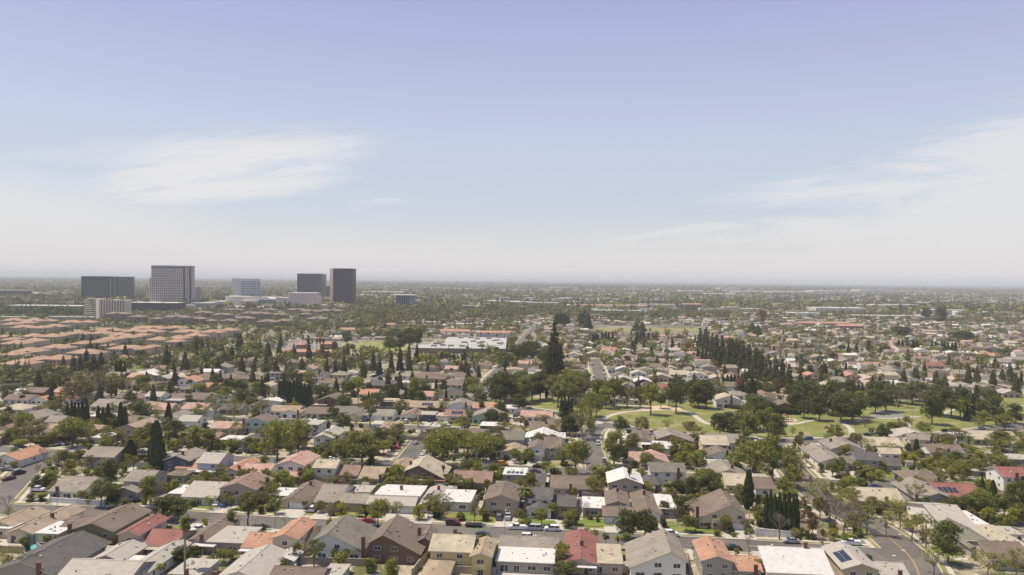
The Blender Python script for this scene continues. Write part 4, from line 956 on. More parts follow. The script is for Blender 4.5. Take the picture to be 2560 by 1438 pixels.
sheet('yard_patio', [(1590, 1432), (1720, 1434), (1720, 1446), (1590, 1446)], .04, CONC); sheet('forecourt', [(2085, 1172), (2150, 1168), (2165, 1196), (2090, 1200)], .10, CONC)
sheet('front_lawn', [(2205, 1175), (2270, 1178), (2288, 1200), (2235, 1200), (2190, 1188)], .10, LAWN); sheet('forecourt', [(2240, 1203), (2285, 1203), (2300, 1215), (2262, 1226)], .115, CONC)
sheet('front_lawn', [(1108, 1284), (1212, 1285), (1224, 1303), (1098, 1300)], .18, LAWN); sheet('front_lawn', [(1655, 1312), (1785, 1318), (1800, 1335), (1662, 1331)], .18, LAWN)
sheet('front_lawn', [(1320, 1301), (1386, 1303), (1396, 1315), (1314, 1311)], .18, LAWN); sheet('front_lawn', [(1460, 1298), (1530, 1301), (1536, 1318), (1440, 1316)], .18, LAWN)
sheet('dry_lawn', [(640, 1264), (700, 1262), (716, 1276), (640, 1282)], .18, DRYL); sheet('dry_lawn', [(858, 1276), (905, 1277), (914, 1292), (858, 1290)], .18, DRYL)
sheet('front_lawn', [(268, 1250), (308, 1252), (312, 1264), (262, 1264)], .18, LAWN); sheet('car_park', [(2500, 1292), (2580, 1292), (2600, 1330), (2530, 1322)], .05, ASPH2)
sheet('dry_lawn', [(2110, 1325), (2165, 1323), (2185, 1345), (2100, 1350)], .16, DRYL); sheet('dry_lawn', [(45, 1141), (112, 1139), (82, 1155), (50, 1158)], .13, DRYL)
# ---------------------------------------------------------------- garden walls and fences
BLOCK = mat('block_wall', (.36, .30, .24), .95, .15, .8); FENCEW = mat('fence_white', (.66, .65, .62), .8, .06, 1); WOODF = mat('fence_wood', (.22, .16, .11), .9, .25, 1)
def gwall(x0, y0, x1, y1, h=1.9, m=BLOCK, nm='garden_wall', desc='tan block garden wall'):
    a, b = at(x0, y0), at(x1, y1); L = (b - a).length; u = (b - a).normalized(); n = Vector((-u.y, u.x, 0)); mb = MB(); z = Vector()
    mb.box(z - n * .1, u, n, L, .2, 0, h, 0); mb.box(z - n * .14, u, n, L, .28, h + .002, h + .09, 0, True)
    for k in range(int(L / 5) + 1): mb.box(u * min(k * 5, L - .4) - n * .17, u, n, .4, .34, 0, h + .2, 0)
    o = mb.build(nm, [m], None, a); reg(o, desc, 'wall' if 'wall' in nm else 'fence', (x0 + x1) / 2, (y0 + y1) / 2, 'garden walls' if 'wall' in nm else 'fences')
gwall(124, 1257, 258, 1266, 1.8, FENCEW, 'white_fence', 'long white panel fence at street corner'); gwall(258, 1266, 276, 1246, 1.8, FENCEW, 'white_fence', 'short white panel fence beside the arched house')
gwall(1888, 1336, 1998, 1347, 1.9, FENCEW, 'white_fence', 'white panel fence under the cypress row'); gwall(1280, 1100, 1322, 1104, 1.8, FENCEW, 'white_fence', 'white fence beside pink flowers')
for w in '''95 1373 238 1385|140 1408 92 1374|238 1385 290 1352|0 1382 60 1384|640 1406 790 1412|790 1412 925 1416|1030 1442 1076 1382|1062 1430 1240 1438|1386 1440 1400 1370|1568 1436 1564 1390|1725 1440 1712 1392
1740 1382 1800 1440|1905 1400 1925 1445|2100 1440 2066 1400|706 1203 800 1206|800 1206 948 1216|875 1210 917 1172|948 1216 1110 1222|1110 1222 1240 1226|1005 1210 1012 1180|1110 1216 1130 1176|560 1205 706 1203
395 1196 560 1205|640 1205 702 1172|545 1205 600 1172|295 1166 395 1170|208 1166 295 1168|1240 1226 1310 1232|1455 1245 1575 1247|1492 1210 1530 1246|1575 1247 1700 1252|1700 1252 1860 1262|905 1262 945 1222|1040 1266 1085 1226
1205 1280 1216 1230|1440 1290 1445 1250|1588 1295 1582 1250|1742 1300 1735 1262|1308 1290 1316 1240|1700 1128 1725 1170|1608 1150 1720 1152|1655 1115 1700 1128|0 1066 150 1072|150 1072 280 1080|300 1098 430 1104|430 1104 560 1110
620 1082 760 1090|760 1090 900 1096|1000 1100 1150 1106|560 1010 700 1014|700 1016 800 1018|800 1018 960 1024|960 1024 1110 1030|1110 1030 1200 1036|560 968 760 975|800 970 960 975|1450 990 1530 992|1760 1012 1840 1010|2500 1240 2600 1262
2440 1222 2520 1245|1982 1170 2030 1205|1962 1140 1985 1165|2258 1140 2330 1146|2320 1160 2380 1175|2410 1175 2500 1180|2060 1128 2150 1136|1930 1285 1990 1300|2525 1285 2600 1287|2345 1300 2430 1302|62 995 180 1000|180 988 262 975'''.replace('\n', '|').split('|'):
    gwall(*map(float, w.split()))
# ---------------------------------------------------------------- cars
PAINT = {}
PC = {'white': (.70, .70, .70), 'silver': (.40, .41, .43), 'black': (.015, .016, .02), 'grey': (.14, .15, .16), 'navy': (.025, .04, .09), 'red': (.32, .02, .03), 'maroon': (.10, .015, .025), 'blue': (.06, .13, .30), 'orange': (.58, .25, .02), 'beige': (.42, .37, .28), 'green': (.05, .09, .07)}
for k, c in PC.items(): PAINT[k] = mat('car_paint_' + k, c, .28, .03, .5, .5)
TYRE = mat('tyre_rubber', (.02, .02, .02), .9, .1, 3); RIM = mat('wheel_rim', (.35, .35, .36), .35, .05, 3, .5, .6)
PROF = {  # side profiles: (body top line x, z), cabin (x0 base, x0 top, x1 top, x1 base), roof height, half width
 'sedan': ([(-2.35, .55), (-2.3, .92), (-1.5, 1.0), (1.05, .98), (2.2, .82), (2.35, .5)], (-1.75, -1.0, .45, 1.15), 1.42, .90),
 'suv': ([(-2.3, .6), (-2.3, 1.08), (-1.9, 1.12), (1.1, 1.12), (2.2, .98), (2.35, .6)], (-2.25, -2.0, .5, 1.25), 1.80, .95),
 'van': ([(-2.5, .6), (-2.5, 1.1), (-2.3, 1.14), (1.4, 1.12), (2.35, .95), (2.5, .6)], (-2.45, -2.3, .9, 1.8), 1.85, .97),
 'pickup': ([(-2.75, .65), (-2.75, 1.08), (-.7, 1.1), (1.3, 1.12), (2.45, 1.02), (2.6, .6)], (-.75, -.62, .75, 1.4), 1.82, .97)}
CARM = {}
def carmesh(kind, colr):
    if (kind, colr) in CARM: return CARM[kind, colr]
    line, (cb0, ct0, ct1, cb1), H_, hw = PROF[kind]; b = MB()
    low = [(x, .28) for x, z in line]
    for (x0, z0), (x1, z1) in zip(line, line[1:]):
        for sg in (-1, 1):
            q = [(x0, sg * hw, .3), (x1, sg * hw, .3), (x1, sg * hw * .96, z1), (x0, sg * hw * .96, z0)]; b.poly(q if sg < 0 else q[::-1])
        b.poly([(x0, -hw * .96, z0), (x1, -hw * .96, z1), (x1, hw * .96, z1), (x0, hw * .96, z0)])
    (xa, za), (xb, zb) = line[0], line[-1]
    b.poly([(xa, hw, .3), (xa, -hw, .3), (xa, -hw * .96, za), (xa, hw * .96, za)]); b.poly([(xb, -hw, .3), (xb, hw, .3), (xb, hw * .96, zb), (xb, -hw * .96, zb)])
    b.poly([(xa, -hw, .3), (xa, hw, .3), (xb, hw, .3), (xb, -hw, .3)])
    rw = hw * .78; z0 = max(z for x, z in line) - .02
    b.hexa([(ct0, -rw, H_ - .05), (ct1, -rw, H_ - .05), (ct1, rw, H_ - .05), (ct0, rw, H_ - .05)], [(ct0 + .1, -rw * .93, H_), (ct1 - .15, -rw * .93, H_), (ct1 - .15, rw * .93, H_), (ct0 + .1, rw * .93, H_)], 0, True, True)
    if kind == 'pickup':
        for sg in (-1, 1): b.box(Vector((-2.75, sg * hw * .96 - (.07 if sg > 0 else 0), 0)), Vector((1, 0, 0)), Vector((0, 1, 0)), 2.0, .07, 1.08, 1.28, 0)
        b.box(Vector((-2.75, -hw * .9, 0)), Vector((1, 0, 0)), Vector((0, 1, 0)), .07, hw * 1.8, 1.08, 1.28, 0)
    for f in ((.33, .36),):
        for xx in ((ct0 + ct1) / 2 - .05,): 
            for sg in (-1, 1): b.box(Vector((xx, sg * (hw * .86) - .02, 0)), Vector((1, 0, 0)), Vector((0, 1, 0)), .12, .04, z0, H_ - .05, 0)
    g = MB(); g.hexa([(cb0, -hw * .9, z0), (cb1, -hw * .9, z0), (cb1, hw * .9, z0), (cb0, hw * .9, z0)], [(ct0, -rw, H_ - .05), (ct1, -rw, H_ - .05), (ct1, rw, H_ - .05), (ct0, rw, H_ - .05)], 0)
    w = MB(); 
    w.tube([(0, -.11, 0), (0, .11, 0)], [.34, .34], 12, 0); w.tube([(0, -.12, 0), (0, .12, 0)], [.2, .2], 8, 1)
    t = MB(); t.box(Vector((xa - .03, -hw * .8, 0)), Vector((1, 0, 0)), Vector((0, 1, 0)), .06, .3, .62, .78, 0, True); t.box(Vector((xa - .03, hw * .8 - .3, 0)), Vector((1, 0, 0)), Vector((0, 1, 0)), .06, .3, .62, .78, 0, True)
    hl = MB(); hl.box(Vector((xb - .05, -hw * .8, 0)), Vector((1, 0, 0)), Vector((0, 1, 0)), .1, .35, .6, .76, 0, True); hl.box(Vector((xb - .05, hw * .8 - .35, 0)), Vector((1, 0, 0)), Vector((0, 1, 0)), .1, .35, .6, .76, 0, True)
    CARM[kind, colr] = (b.mesh('body', [PAINT[colr]]), g.mesh('cabin_glass', [GLASS]), CARM.get('w') or w.mesh('wheel', [TYRE, RIM]), t.mesh('tail_lamp', [mat('tail_red', (.25, .01, .01), .3)]), hl.mesh('headlamp', [mat('lamp_clear', (.6, .6, .6), .2)]))
    CARM['w'] = CARM[kind, colr][2]; return CARM[kind, colr]
NCAR = 0
def car(kind, colr, x, y, ang, world=None, where='parked'):
    """ang: heading in degrees from the grid's cross direction (0 = nose to the right, 90 = nose away)"""
    global NCAR
    P = at(x, y) if world is None else Vector(world); x, y, _ = proj(P); z = .03 if near_road(P.x, P.y, -.3) else .2
    rz = R(ang) - TH; root = empty('parked_car', (P.x, P.y, z), rz); b, g, w, t, hl = carmesh(kind, colr)
    link('body', b, root); q = link('cabin_glass', g, root)
    if P.y < 420:
        for sx in (-1.4, 1.4):
            for sy in (-1, 1): link('wheel', w, root, (sx, sy * .84, .34))
        link('tail_lamp', t, root); link('headlamp', hl, root)
    else:
        link('tail_lamp', t, root)
    nm = {'sedan': 'saloon car', 'suv': 'estate car', 'van': 'minivan', 'pickup': 'pickup truck'}[kind]
    reg(root, f'{colr} {nm} parked {"sideways" if abs(ang) in (0, 180) else "end on"}', {'sedan': 'car', 'suv': 'car', 'van': 'van', 'pickup': 'pickup'}[kind], x, y, 'parked cars'); NCAR += 1
CARS = '''pickup white 1292 1323 180|van silver 1333 1325 180|suv white 1380 1327 180|suv white 1322 1348 0|suv white 1677 1341 0|sedan black 1833 1374 0|sedan white 1925 1379 0|sedan silver 1978 1358 180|pickup white 2127 1363 180
sedan red 919 1306 180|pickup black 936 1327 180|suv maroon 1133 1313 0|sedan navy 1207 1341 0|suv white 784 1278 90|sedan silver 1078 1292 -90|suv grey 1248 1299 90|pickup silver 1270 1298 90|sedan black 1400 1296 90|sedan black 1422 1310 -90
sedan white 544 1265 90|sedan blue 562 1266 90|sedan black 338 1256 60|sedan black 286 1275 180|sedan grey 366 1276 180|sedan maroon 22 1200 70|suv black 47 1186 70|suv beige 118 1179 160|suv white 30 1169 0|sedan white 66 1158 0|sedan silver 82 1134 180|sedan white 50 1131 180
suv white 95 1229 0|sedan grey 18 1178 0|sedan navy 52 1121 10|sedan white 168 1112 75|sedan white 152 1112 75|sedan grey 355 1133 0|suv silver 345 1119 90|sedan navy 432 1122 75|suv black 583 1130 90|sedan white 600 1131 90|suv navy 620 1131 90|sedan black 545 1137 0|sedan white 440 1122 90
sedan white 823 1150 180|sedan white 1055 1145 80|sedan white 1061 1136 80|sedan silver 1040 1110 80|suv orange 1256 1164 0|sedan silver 1160 1152 90|sedan red 990 1124 0|sedan white 1555 1155 180|sedan white 1286 1152 90|suv white 1633 1320 100|sedan black 1338 1182 0
sedan black 2103 1197 0|suv navy 2253 1201 0|suv grey 2272 1206 180|sedan blue 2190 1222 0|suv silver 2333 1350 75|sedan silver 1543 1064 180|sedan black 1564 1069 180|sedan red 1636 1081 180|sedan maroon 1705 1087 180|sedan maroon 1733 1092 180|sedan white 1370 1031 180|sedan white 1387 1035 180
sedan grey 1322 1023 180|suv blue 2020 1100 180|sedan navy 2170 1090 0|sedan navy 2190 1089 180|sedan black 2365 1080 0|suv white 1484 945 90|sedan silver 1485 953 90|sedan navy 1486 960 90|van white 1511 937 90|suv silver 1509 928 90|sedan maroon 380 1037 60|sedan maroon 397 1036 60
suv maroon 131 1024 40|sedan white 122 971 60|van white 905 1053 80|sedan navy 916 1053 80|sedan black 1075 1055 90|suv silver 1063 1087 80|sedan navy 1140 1077 0|sedan black 1010 1096 0|suv white 683 981 60|sedan silver 550 1044 0|sedan white 100 1017 0|sedan white 115 1015 10|sedan white 380 972 30
suv black 935 943 70|sedan black 942 940 70|sedan black 949 937 70|sedan black 956 934 70|sedan blue 962 943 70|sedan white 968 942 70|sedan navy 2175 1196 90|sedan white 40 944 20|sedan white 8 955 10|sedan navy 1288 1182 0|suv green 800 1053 90|sedan black 1092 1052 90|sedan red 1117 1003 20|sedan white 1215 975 75|suv white 750 1180 90
sedan white 2195 1432 10|sedan black 150 1300 0|pickup white 495 1330 60|sedan black 2400 1128 0|sedan white 1245 935 75|suv white 1360 887 80'''
for q in CARS.replace('\n', '|').split('|'):
    k, c, x, y, a = q.split(); car(k, c, float(x), float(y), float(a))
# flatbed trailer at the kerb
P = at(1187, 1317); root = empty('flatbed_trailer', (P.x, P.y, .03), -TH); mb = MB(); X, Y = Vector((1, 0, 0)), Vector((0, 1, 0))
mb.box(Vector((-3, -1, 0)), X, Y, 5.2, 2, .55, .7, 0, True); mb.tube([(2.2, -.6, .5), (3.4, 0, .45)], [.06, .05], 5); mb.tube([(2.2, .6, .5), (3.4, 0, .45)], [.06, .05], 5)
for a_ in (-1, .96): mb.box(Vector((-3, a_, 0)), X, Y, 5.2, .05, .7, .95, 0)
mb.build('deck', [mat('dark_steel', (.04, .04, .045), .6)], root)
for sx in (-.8, .1):
    for sy in (-1.05, 1.05): link('wheel', CARM['w'], root, (sx, sy, .34))
reg(root, 'dark flatbed trailer parked at the kerb', 'trailer', 1187, 1317)
# ---------------------------------------------------------------- street lamps, poles, signs
POLE = mat('lamp_pole_steel', (.30, .29, .27), .6, .1, 1); WOODP = mat('utility_pole_wood', (.12, .09, .065), .95, .2, 1)
pb = MB(); pb.tube([(0, 0, 0), (0, 0, 4), (0, 0, 7.4), (0, -.4, 8.0), (0, -1.6, 8.2)], [.11, .085, .06, .05, .045], 6)
lb = MB(); lb.box(Vector((-.16, -2.3, 0)), X, Y, .32, .75, 8.13, 8.28, 0, True)
LP, LL = pb.mesh('pole', [POLE]), lb.mesh('lamp_head', [mat('lamp_head_grey', (.5, .5, .48), .5)])
def lamp(x, y, rz=0, s=1):
    r = empty('street_lamp', at(x, y), R(rz) - TH); r.scale = (s, s, s); link('pole', LP, r); link('lamp_head', LL, r); reg(r, 'slender street lamp with curved arm', 'street lamp', x, y, 'street lamps')
for x, y, a in ((143, 1296, 180), (688, 1321, 180), (1262, 1350, 180), (1873, 1332, 0), (1037, 1155, 90), (2337, 1370, 90), (214, 1115, 0), (319, 1037, 0), (718, 1045, 0), (1375, 1170, 0), (2013, 1063, 0), (1574, 1063, 0), (2502, 1092, 0), (2282, 1052, 0), (1820, 1041, 0), (966, 1040, 180), (478, 1045, 0), (1513, 960, 90), (388, 975, 180), (2140, 1220, 0), (616, 1140, 0), (2470, 1180, 0), (1716, 1105, 180)): lamp(x, y, a)
up = MB(); up.tube([(0, 0, 0), (0, 0, 13)], [.2, .13], 6); cb_ = MB()
for z in (12.2, 11.0): cb_.box(Vector((-1.2, -.08, 0)), X, Y, 2.4, .16, z, z + .18, 0, True)
UP, UC = up.mesh('pole', [WOODP]), cb_.mesh('crossarm', [WOODP])
for x, y in ((101, 985), (55, 990), (152, 985), (326, 935), (2362, 985), (2398, 965), (2445, 960), (2066, 870), (2175, 905), (2270, 885), (2328, 920), (2410, 905), (2340, 880), (2490, 935), (690, 862), (720, 856), (755, 852), (1540, 860), (1716, 862), (2520, 945)):
    r = empty('utility_pole', at(x, y), R(40 if x > 2000 else 0)); link('pole', UP, r); link('crossarm', UC, r); reg(r, 'wooden utility pole with two crossarms', 'utility pole', x, y, 'utility poles')
# traffic signal masts on the avenue
for x, y, a in ((55, 975, 200), (118, 962, 200), (154, 952, 180), (70, 985, 0)):
    r = empty('traffic_signal', at(x, y), R(a)); mb = MB(); mb.tube([(0, 0, 0), (0, 0, 6.2), (1.5, 0, 6.8), (9, 0, 7.2)], [.15, .12, .1, .06], 6); mb.build('mast', [mat('galvanised', (.5, .52, .5), .5)], r)
    for xx in (5, 8.6): mb = MB(); mb.box(Vector((xx, -.2, 0)), X, Y, .4, .4, 6.1, 7.2, 0, True); mb.build('signal_head', [mat('signal_black', (.03, .03, .03))], r)
    reg(r, 'traffic signal with long mast arm', 'traffic signal', x, y, 'traffic signals')
# street name sign at the kerb
r = empty('street_name_sign', at(1415, 1361), -TH); mb = MB(); mb.tube([(0, 0, 0), (0, 0, 2.9)], [.05, .05], 6); mb.build('post', [POLE], r)
mb = MB(); mb.box(Vector((-.65, -.03, 0)), X, Y, 1.6, .04, 2.35, 2.75, 0, True); mb.build('name_panel', [mat('sign_pale_green', (.40, .47, .42), .6)], r)
mb = MB(); mb.hexa([(.96, -.03, 2.3), (1.35, -.03, 2.3), (1.35, .01, 2.3), (.96, .01, 2.3)], [(.96, -.03, 2.8), (1.35, -.03, 2.8), (1.35, .01, 2.8), (.96, .01, 2.8)]); mb.build('arrow_panel', [WHT], r)
reg(r, 'pale street sign on a dark post beside the red roof', 'street sign', 1415, 1361)
# entrance wall with lettering beside the avenue
a, b_ = at(-10, 972), at(50, 968); L = (b_ - a).length; rz = math.atan2((b_ - a).y, (b_ - a).x); r = empty('entrance_sign_wall', a, rz)
mb = MB(); mb.box(Vector((0, 0, 0)), X, Y, L, .6, 0, 2.6, 0); mb.box(Vector((-.1, -.1, 0)), X, Y, L + .2, .8, 2.602, 2.75, 0, True); mb.build('wall_panel', [mat('sign_wall_stone', (.40, .38, .32))], r)
tcu = bpy.data.curves.new('lettering', 'FONT'); tcu.body = 'THE ENCLAVE'; tcu.size = 1.9; tcu.extrude = .05; tcu.space_character = 1.25; to = bpy.data.objects.new('lettering', tcu); col.objects.link(to)
to.parent = r; to.location = (L * .25, -.06, .6); to.rotation_euler = (R(90), 0, 0); tcu.materials.append(mat('sign_letters', (.05, .04, .04)))
reg(r, 'long pale entrance wall with dark capital lettering', 'sign', 20, 968)
# playground
r = empty('playground_frame', at(1962, 1055), 0); mb = MB(); c1 = mat('play_brown', (.20, .12, .09)); c2 = mat('play_blue', (.12, .16, .22))
for xx in (-4, -1.5, 1.5, 4):
    for yy_ in (-1, 1.5): mb.box(Vector((xx, yy_, 0)), X, Y, .25, .25, 0, 3.4 if abs(xx) < 2 else 2.6)
mb.build('posts', [c1], r); mb = MB(); mb.box(Vector((-1.6, -1.1, 0)), X, Y, 3.4, 2.8, 1.4, 1.55, 0, True); mb.box(Vector((-4.1, -.6, 0)), X, Y, 2.5, 1.6, .9, 1.05, 0, True); mb.box(Vector((1.8, -.6, 0)), X, Y, 2.4, 1.6, 1.1, 1.25, 0, True); mb.build('deck', [c2], r)
mb = MB(); mb.hexa([(-1.8, -1.3, 3.4), (1.95, -1.3, 3.4), (1.95, 1.9, 3.4), (-1.8, 1.9, 3.4)], [(-.1, -.1, 4.5), (.2, -.1, 4.5), (.2, .4, 4.5), (-.1, .4, 4.5)], 0, True, True); mb.build('canopy', [c1], r)
mb = MB(); mb.hexa([(4.2, -.4, 1.2), (7.2, -.4, .1), (7.2, .4, .1), (4.2, .4, 1.2)], [(4.2, -.4, 1.35), (7.2, -.4, .25), (7.2, .4, .25), (4.2, .4, 1.35)], 0, True, True); mb.build('slide', [mat('slide_orange', (.5, .25, .06))], r)
reg(r, 'brown and blue climbing frame standing on sand', 'playground', 1962, 1055)
# ---------------------------------------------------------------- front doors, bins, sheds, parasols
DOORM = MB(); DOORM.box(Vector((-.45, -.06, .05)), X, Y, .95, .08, .05, 2.1, 0, True); DOORM = DOORM.mesh('door', [mat('door_brown', (.12, .07, .05), .6)])
for o, *_ in list(THINGS):
    if o.name.startswith('house') and o.location.y < 345:
        vs = [v.co for c in o.children if c.name.startswith('wall') for v in c.data.vertices if abs(v.co.x * V.x + v.co.y * V.y) < .06]
        if not vs: continue
        us = [v.x * U.x + v.y * U.y for v in vs]
        link('door', DOORM, o, U * (min(us) + (max(us) - min(us)) * rnd.uniform(.1, .9)) - V * .02, -TH)
BINM = MB(); BINM.hexa([(-.25, -.3, 0), (.25, -.3, 0), (.25, .3, 0), (-.25, .3, 0)], [(-.32, -.38, 1.0), (.32, -.38, 1.0), (.32, .38, 1.0), (-.32, .38, 1.0)], 0, True); BINM = BINM.mesh('wheeled_bin', [mat('bin_green', (.03, .07, .045), .6)])
for x, y in ((527, 1262), (531, 1262), (765, 1275), (905, 1284), (1200, 1288), (1350, 1295), (1440, 1290), (1590, 1300), (1735, 1312), (268, 1262), (2280, 1208), (2096, 1176)):
    o = link('wheeled_bin', BINM, None, at(x, y, .2), rnd.uniform(-.3, .3)); reg(o, 'dark green wheeled rubbish bin', 'bin', x, y, 'wheeled bins')
for x, y, w, d in ((250, 1392, 3, 2.4), (300, 1388, 2.6, 2), (655, 1412, 3, 2.5), (1236, 1416, 2.4, 2), (1398, 1390, 2.6, 2), (1542, 1432, 3, 2.2), (1735, 1400, 2.6, 2), (905, 1225, 2.6, 2.2), (1120, 1235, 3, 2.4), (1240, 1222, 2.4, 2), (590, 1208, 3, 2.2), (390, 1210, 2.6, 2), (1500, 1240, 2.8, 2), (1620, 1235, 2.4, 2), (1735, 1215, 3, 2.4), (1850, 1240, 2.6, 2), (2265, 1168, 3, 2), (2430, 1190, 3, 2.4), (2345, 1190, 2.6, 2)):
    r = empty('garden_shed', at(x, y), -TH); mb = MB(); mb.box(Vector((0, 0, 0)), X, Y, w, d, 0, 2.0, 0); mb.build('wall', [rnd.choice((WOODF, wallm('g'), wallm('c')))], r)
    mb = MB(); mb.hexa([(-.2, -.2, 2.0), (w + .2, -.2, 2.0), (w + .2, d + .2, 2.0), (-.2, d + .2, 2.0)], [(-.2, d / 2 - .02, 2.7), (w + .2, d / 2 - .02, 2.7), (w + .2, d / 2 + .02, 2.7), (-.2, d / 2 + .02, 2.7)], 0, True, True); mb.build('roof', [roofm(rnd.choice('glb'))], r); reg(r, 'small garden shed in a backyard', 'shed', x, y, 'garden sheds')
for x, y, c in ((1300, 1053, (.6, .58, .54)), (552, 1077, (.6, .56, .5)), (1738, 1166, (.6, .59, .56)), (278, 1063, (.6, .58, .54)), (30, 1352, (.12, .30, .32)), (868, 1203, (.05, .22, .16)), (1303, 1264, (.03, .12, .4)), (1700, 1226, (.55, .03, .08))):
    r = empty('garden_parasol', at(x, y), 0); mb = MB(); mb.tube([(0, 0, 0), (0, 0, 2.6)], [.04, .03], 5); mb.build('pole', [POLE], r); mb = MB(); k = [(1.6 * math.cos(a), 1.6 * math.sin(a), 2.15) for a in np.linspace(0, 2 * math.pi, 9)[:-1]]
    for i in range(8): mb.poly([k[i], k[(i + 1) % 8], (0, 0, 2.75)])
    mb.build('canopy', [mat('parasol_%d' % int(x), c)], r); reg(r, {1303: 'bright blue canopy', 1700: 'red parasol', 868: 'green parasol', 30: 'teal parasol'}.get(x, 'pale open parasol') + ' standing in a garden', 'parasol', x, y)
# ---------------------------------------------------------------- towers and large buildings
def cube_at(px0, px1, pyb, pyt, D=None, depth=30, a=0):
    """camera-facing front wall from px0 to px1, its foot at pyb (or at distance D), its top at pyt"""
    if D is None: P0 = at((px0 + px1) / 2, pyb); D = P0.y
    def X_(px): d = CR @ Vector(((px - CX) / F, -(pyt - CY) / F, -1)); return d.x * D / d.y, HC + d.z * D / d.y
    x0, zt = X_(px0); x1, _ = X_(px1); return D, x0, x1, zt
def gridmat(name, wallc, glassc, cw, ch, fw, fh, gl=.15):
    """facade that is all windows and bands, laid out on world height and along the wall"""
    m, t, p = new_mat(name); g = N(t, 'ShaderNodeNewGeometry'); s = N(t, 'ShaderNodeSeparateXYZ'); t.links.new(g.outputs['Position'], s.inputs[0])
    cr = N(t, 'ShaderNodeVectorMath', operation='CROSS_PRODUCT'); t.links.new(g.outputs['Normal'], cr.inputs[0]); cr.inputs[1].default_value = (0, 0, 1)
    dt = N(t, 'ShaderNodeVectorMath', operation='DOT_PRODUCT'); t.links.new(cr.outputs[0], dt.inputs[0]); t.links.new(g.outputs['Position'], dt.inputs[1])
    a = mth(t, 'FRACT', mth(t, 'DIVIDE', dt.outputs['Value'], cw)); b = mth(t, 'FRACT', mth(t, 'DIVIDE', s.outputs[2], ch))
    w = mth(t, 'MULTIPLY', mth(t, 'GREATER_THAN', a, fw), mth(t, 'GREATER_THAN', b, fh)); sp_ = N(t, 'ShaderNodeSeparateXYZ'); t.links.new(g.outputs['Normal'], sp_.inputs[0])
    w = mth(t, 'MULTIPLY', w, mth(t, 'LESS_THAN', mth(t, 'ABSOLUTE', sp_.outputs[2]), .5))
    n = N(t, 'ShaderNodeTexNoise'); n.inputs['Scale'].default_value = .05; t.links.new(g.outputs['Position'], n.inputs['Vector'])
    gc = N(t, 'ShaderNodeVectorMath', operation='SCALE'); gc.inputs[0].default_value = glassc; t.links.new(mth(t, 'MULTIPLY_ADD', n.outputs[0], 1.2, .4), gc.inputs['Scale'])
    p.inputs['Specular IOR Level'].default_value = .22; t.links.new(mixc(t, w, wallc, gc.outputs[0]), p.inputs['Base Color']); t.links.new(mth(t, 'MULTIPLY_ADD', w, gl - .8, .8), p.inputs['Roughness']); return m
def rot_ring(cx, cy, x0, x1, y0, y1, a):
    r = Matrix.Rotation(R(a), 2); out = []
    for x, y in ((x0, y0), (x1, y0), (x1, y1), (x0, y1)): q = r @ Vector((x - cx, y - cy)); out.append((cx + q.x, cy + q.y))
    return out
def block(root, name, x0, x1, y0, y1, z0, z1, m, pivot=None, a=0, roofm_=None):
    loc = root.location if root else Vector(); cx, cy = pivot or (x0, y0); k = rot_ring(cx, cy, x0, x1, y0, y1, a); mb = MB()
    mb.hexa([(x - loc.x, y - loc.y, z0) for x, y in k], [(x - loc.x, y - loc.y, z1) for x, y in k], 0, True, False, 1 if roofm_ else 0)
    return mb.build(name, [m] + ([roofm_] if roofm_ else []), root)
BEIGE = mat('tower_stone', (.70, .63, .57), .8, .08, .02); GRN = gridmat('green_glass', (.022, .038, .040), (.006, .013, .014), 3.4, 4.6, .05, .30, .5)
DKR = gridmat('red_granite_bands', (.052, .032, .042), (.010, .009, .022), 3.0, 5.4, .12, .45, .5); BLK = gridmat('black_glass', (.008, .012, .026), (.004, .008, .02), 3.0, 4.0, .06, .08, .4)
STR = gridmat('white_bands', (.62, .63, .64), (.03, .05, .065), 400, 5.4, .0, .55, .5); WPL = mat('tower_white', (.64, .62, .59), .8, .05, .02); FLATR = mat('flat_roof_pale', (.55, .52, .46), .9, .12, .06)
# green glass tower
D, x0, x1, zt = cube_at(203, 266, 753, 690.5); root = empty('glass_tower', (x0, D, 0))
block(root, 'west_wing', x0, x1, D, D + 60, 0, zt, GRN)
_, a0, a1, z2 = cube_at(266, 294, 0, 691.5, D); block(root, 'dark_core', a0 + .05, a1 - .05, D + 9, D + 58, 0, z2, BLK)
_, b0, b1, z3 = cube_at(294, 334, 0, 692, D); block(root, 'east_wing', b0, b1, D, D + 60, 0, z3, gridmat('green_glass_pale', (.075, .10, .09), (.02, .045, .04), 30, 4.0, .0, .45))
for xx in (274, 285): _, q0, q1, _z = cube_at(xx, xx + 1.3, 0, 692, D); block(root, 'fin', q0, q1, D + 8, D + 8.9, 0, z2 - 6, WPL)
root.rotation_euler.z = R(24); root.scale.x = .895
reg(root, 'wide dark green glass office tower, leftmost', 'office tower', 268, 750)
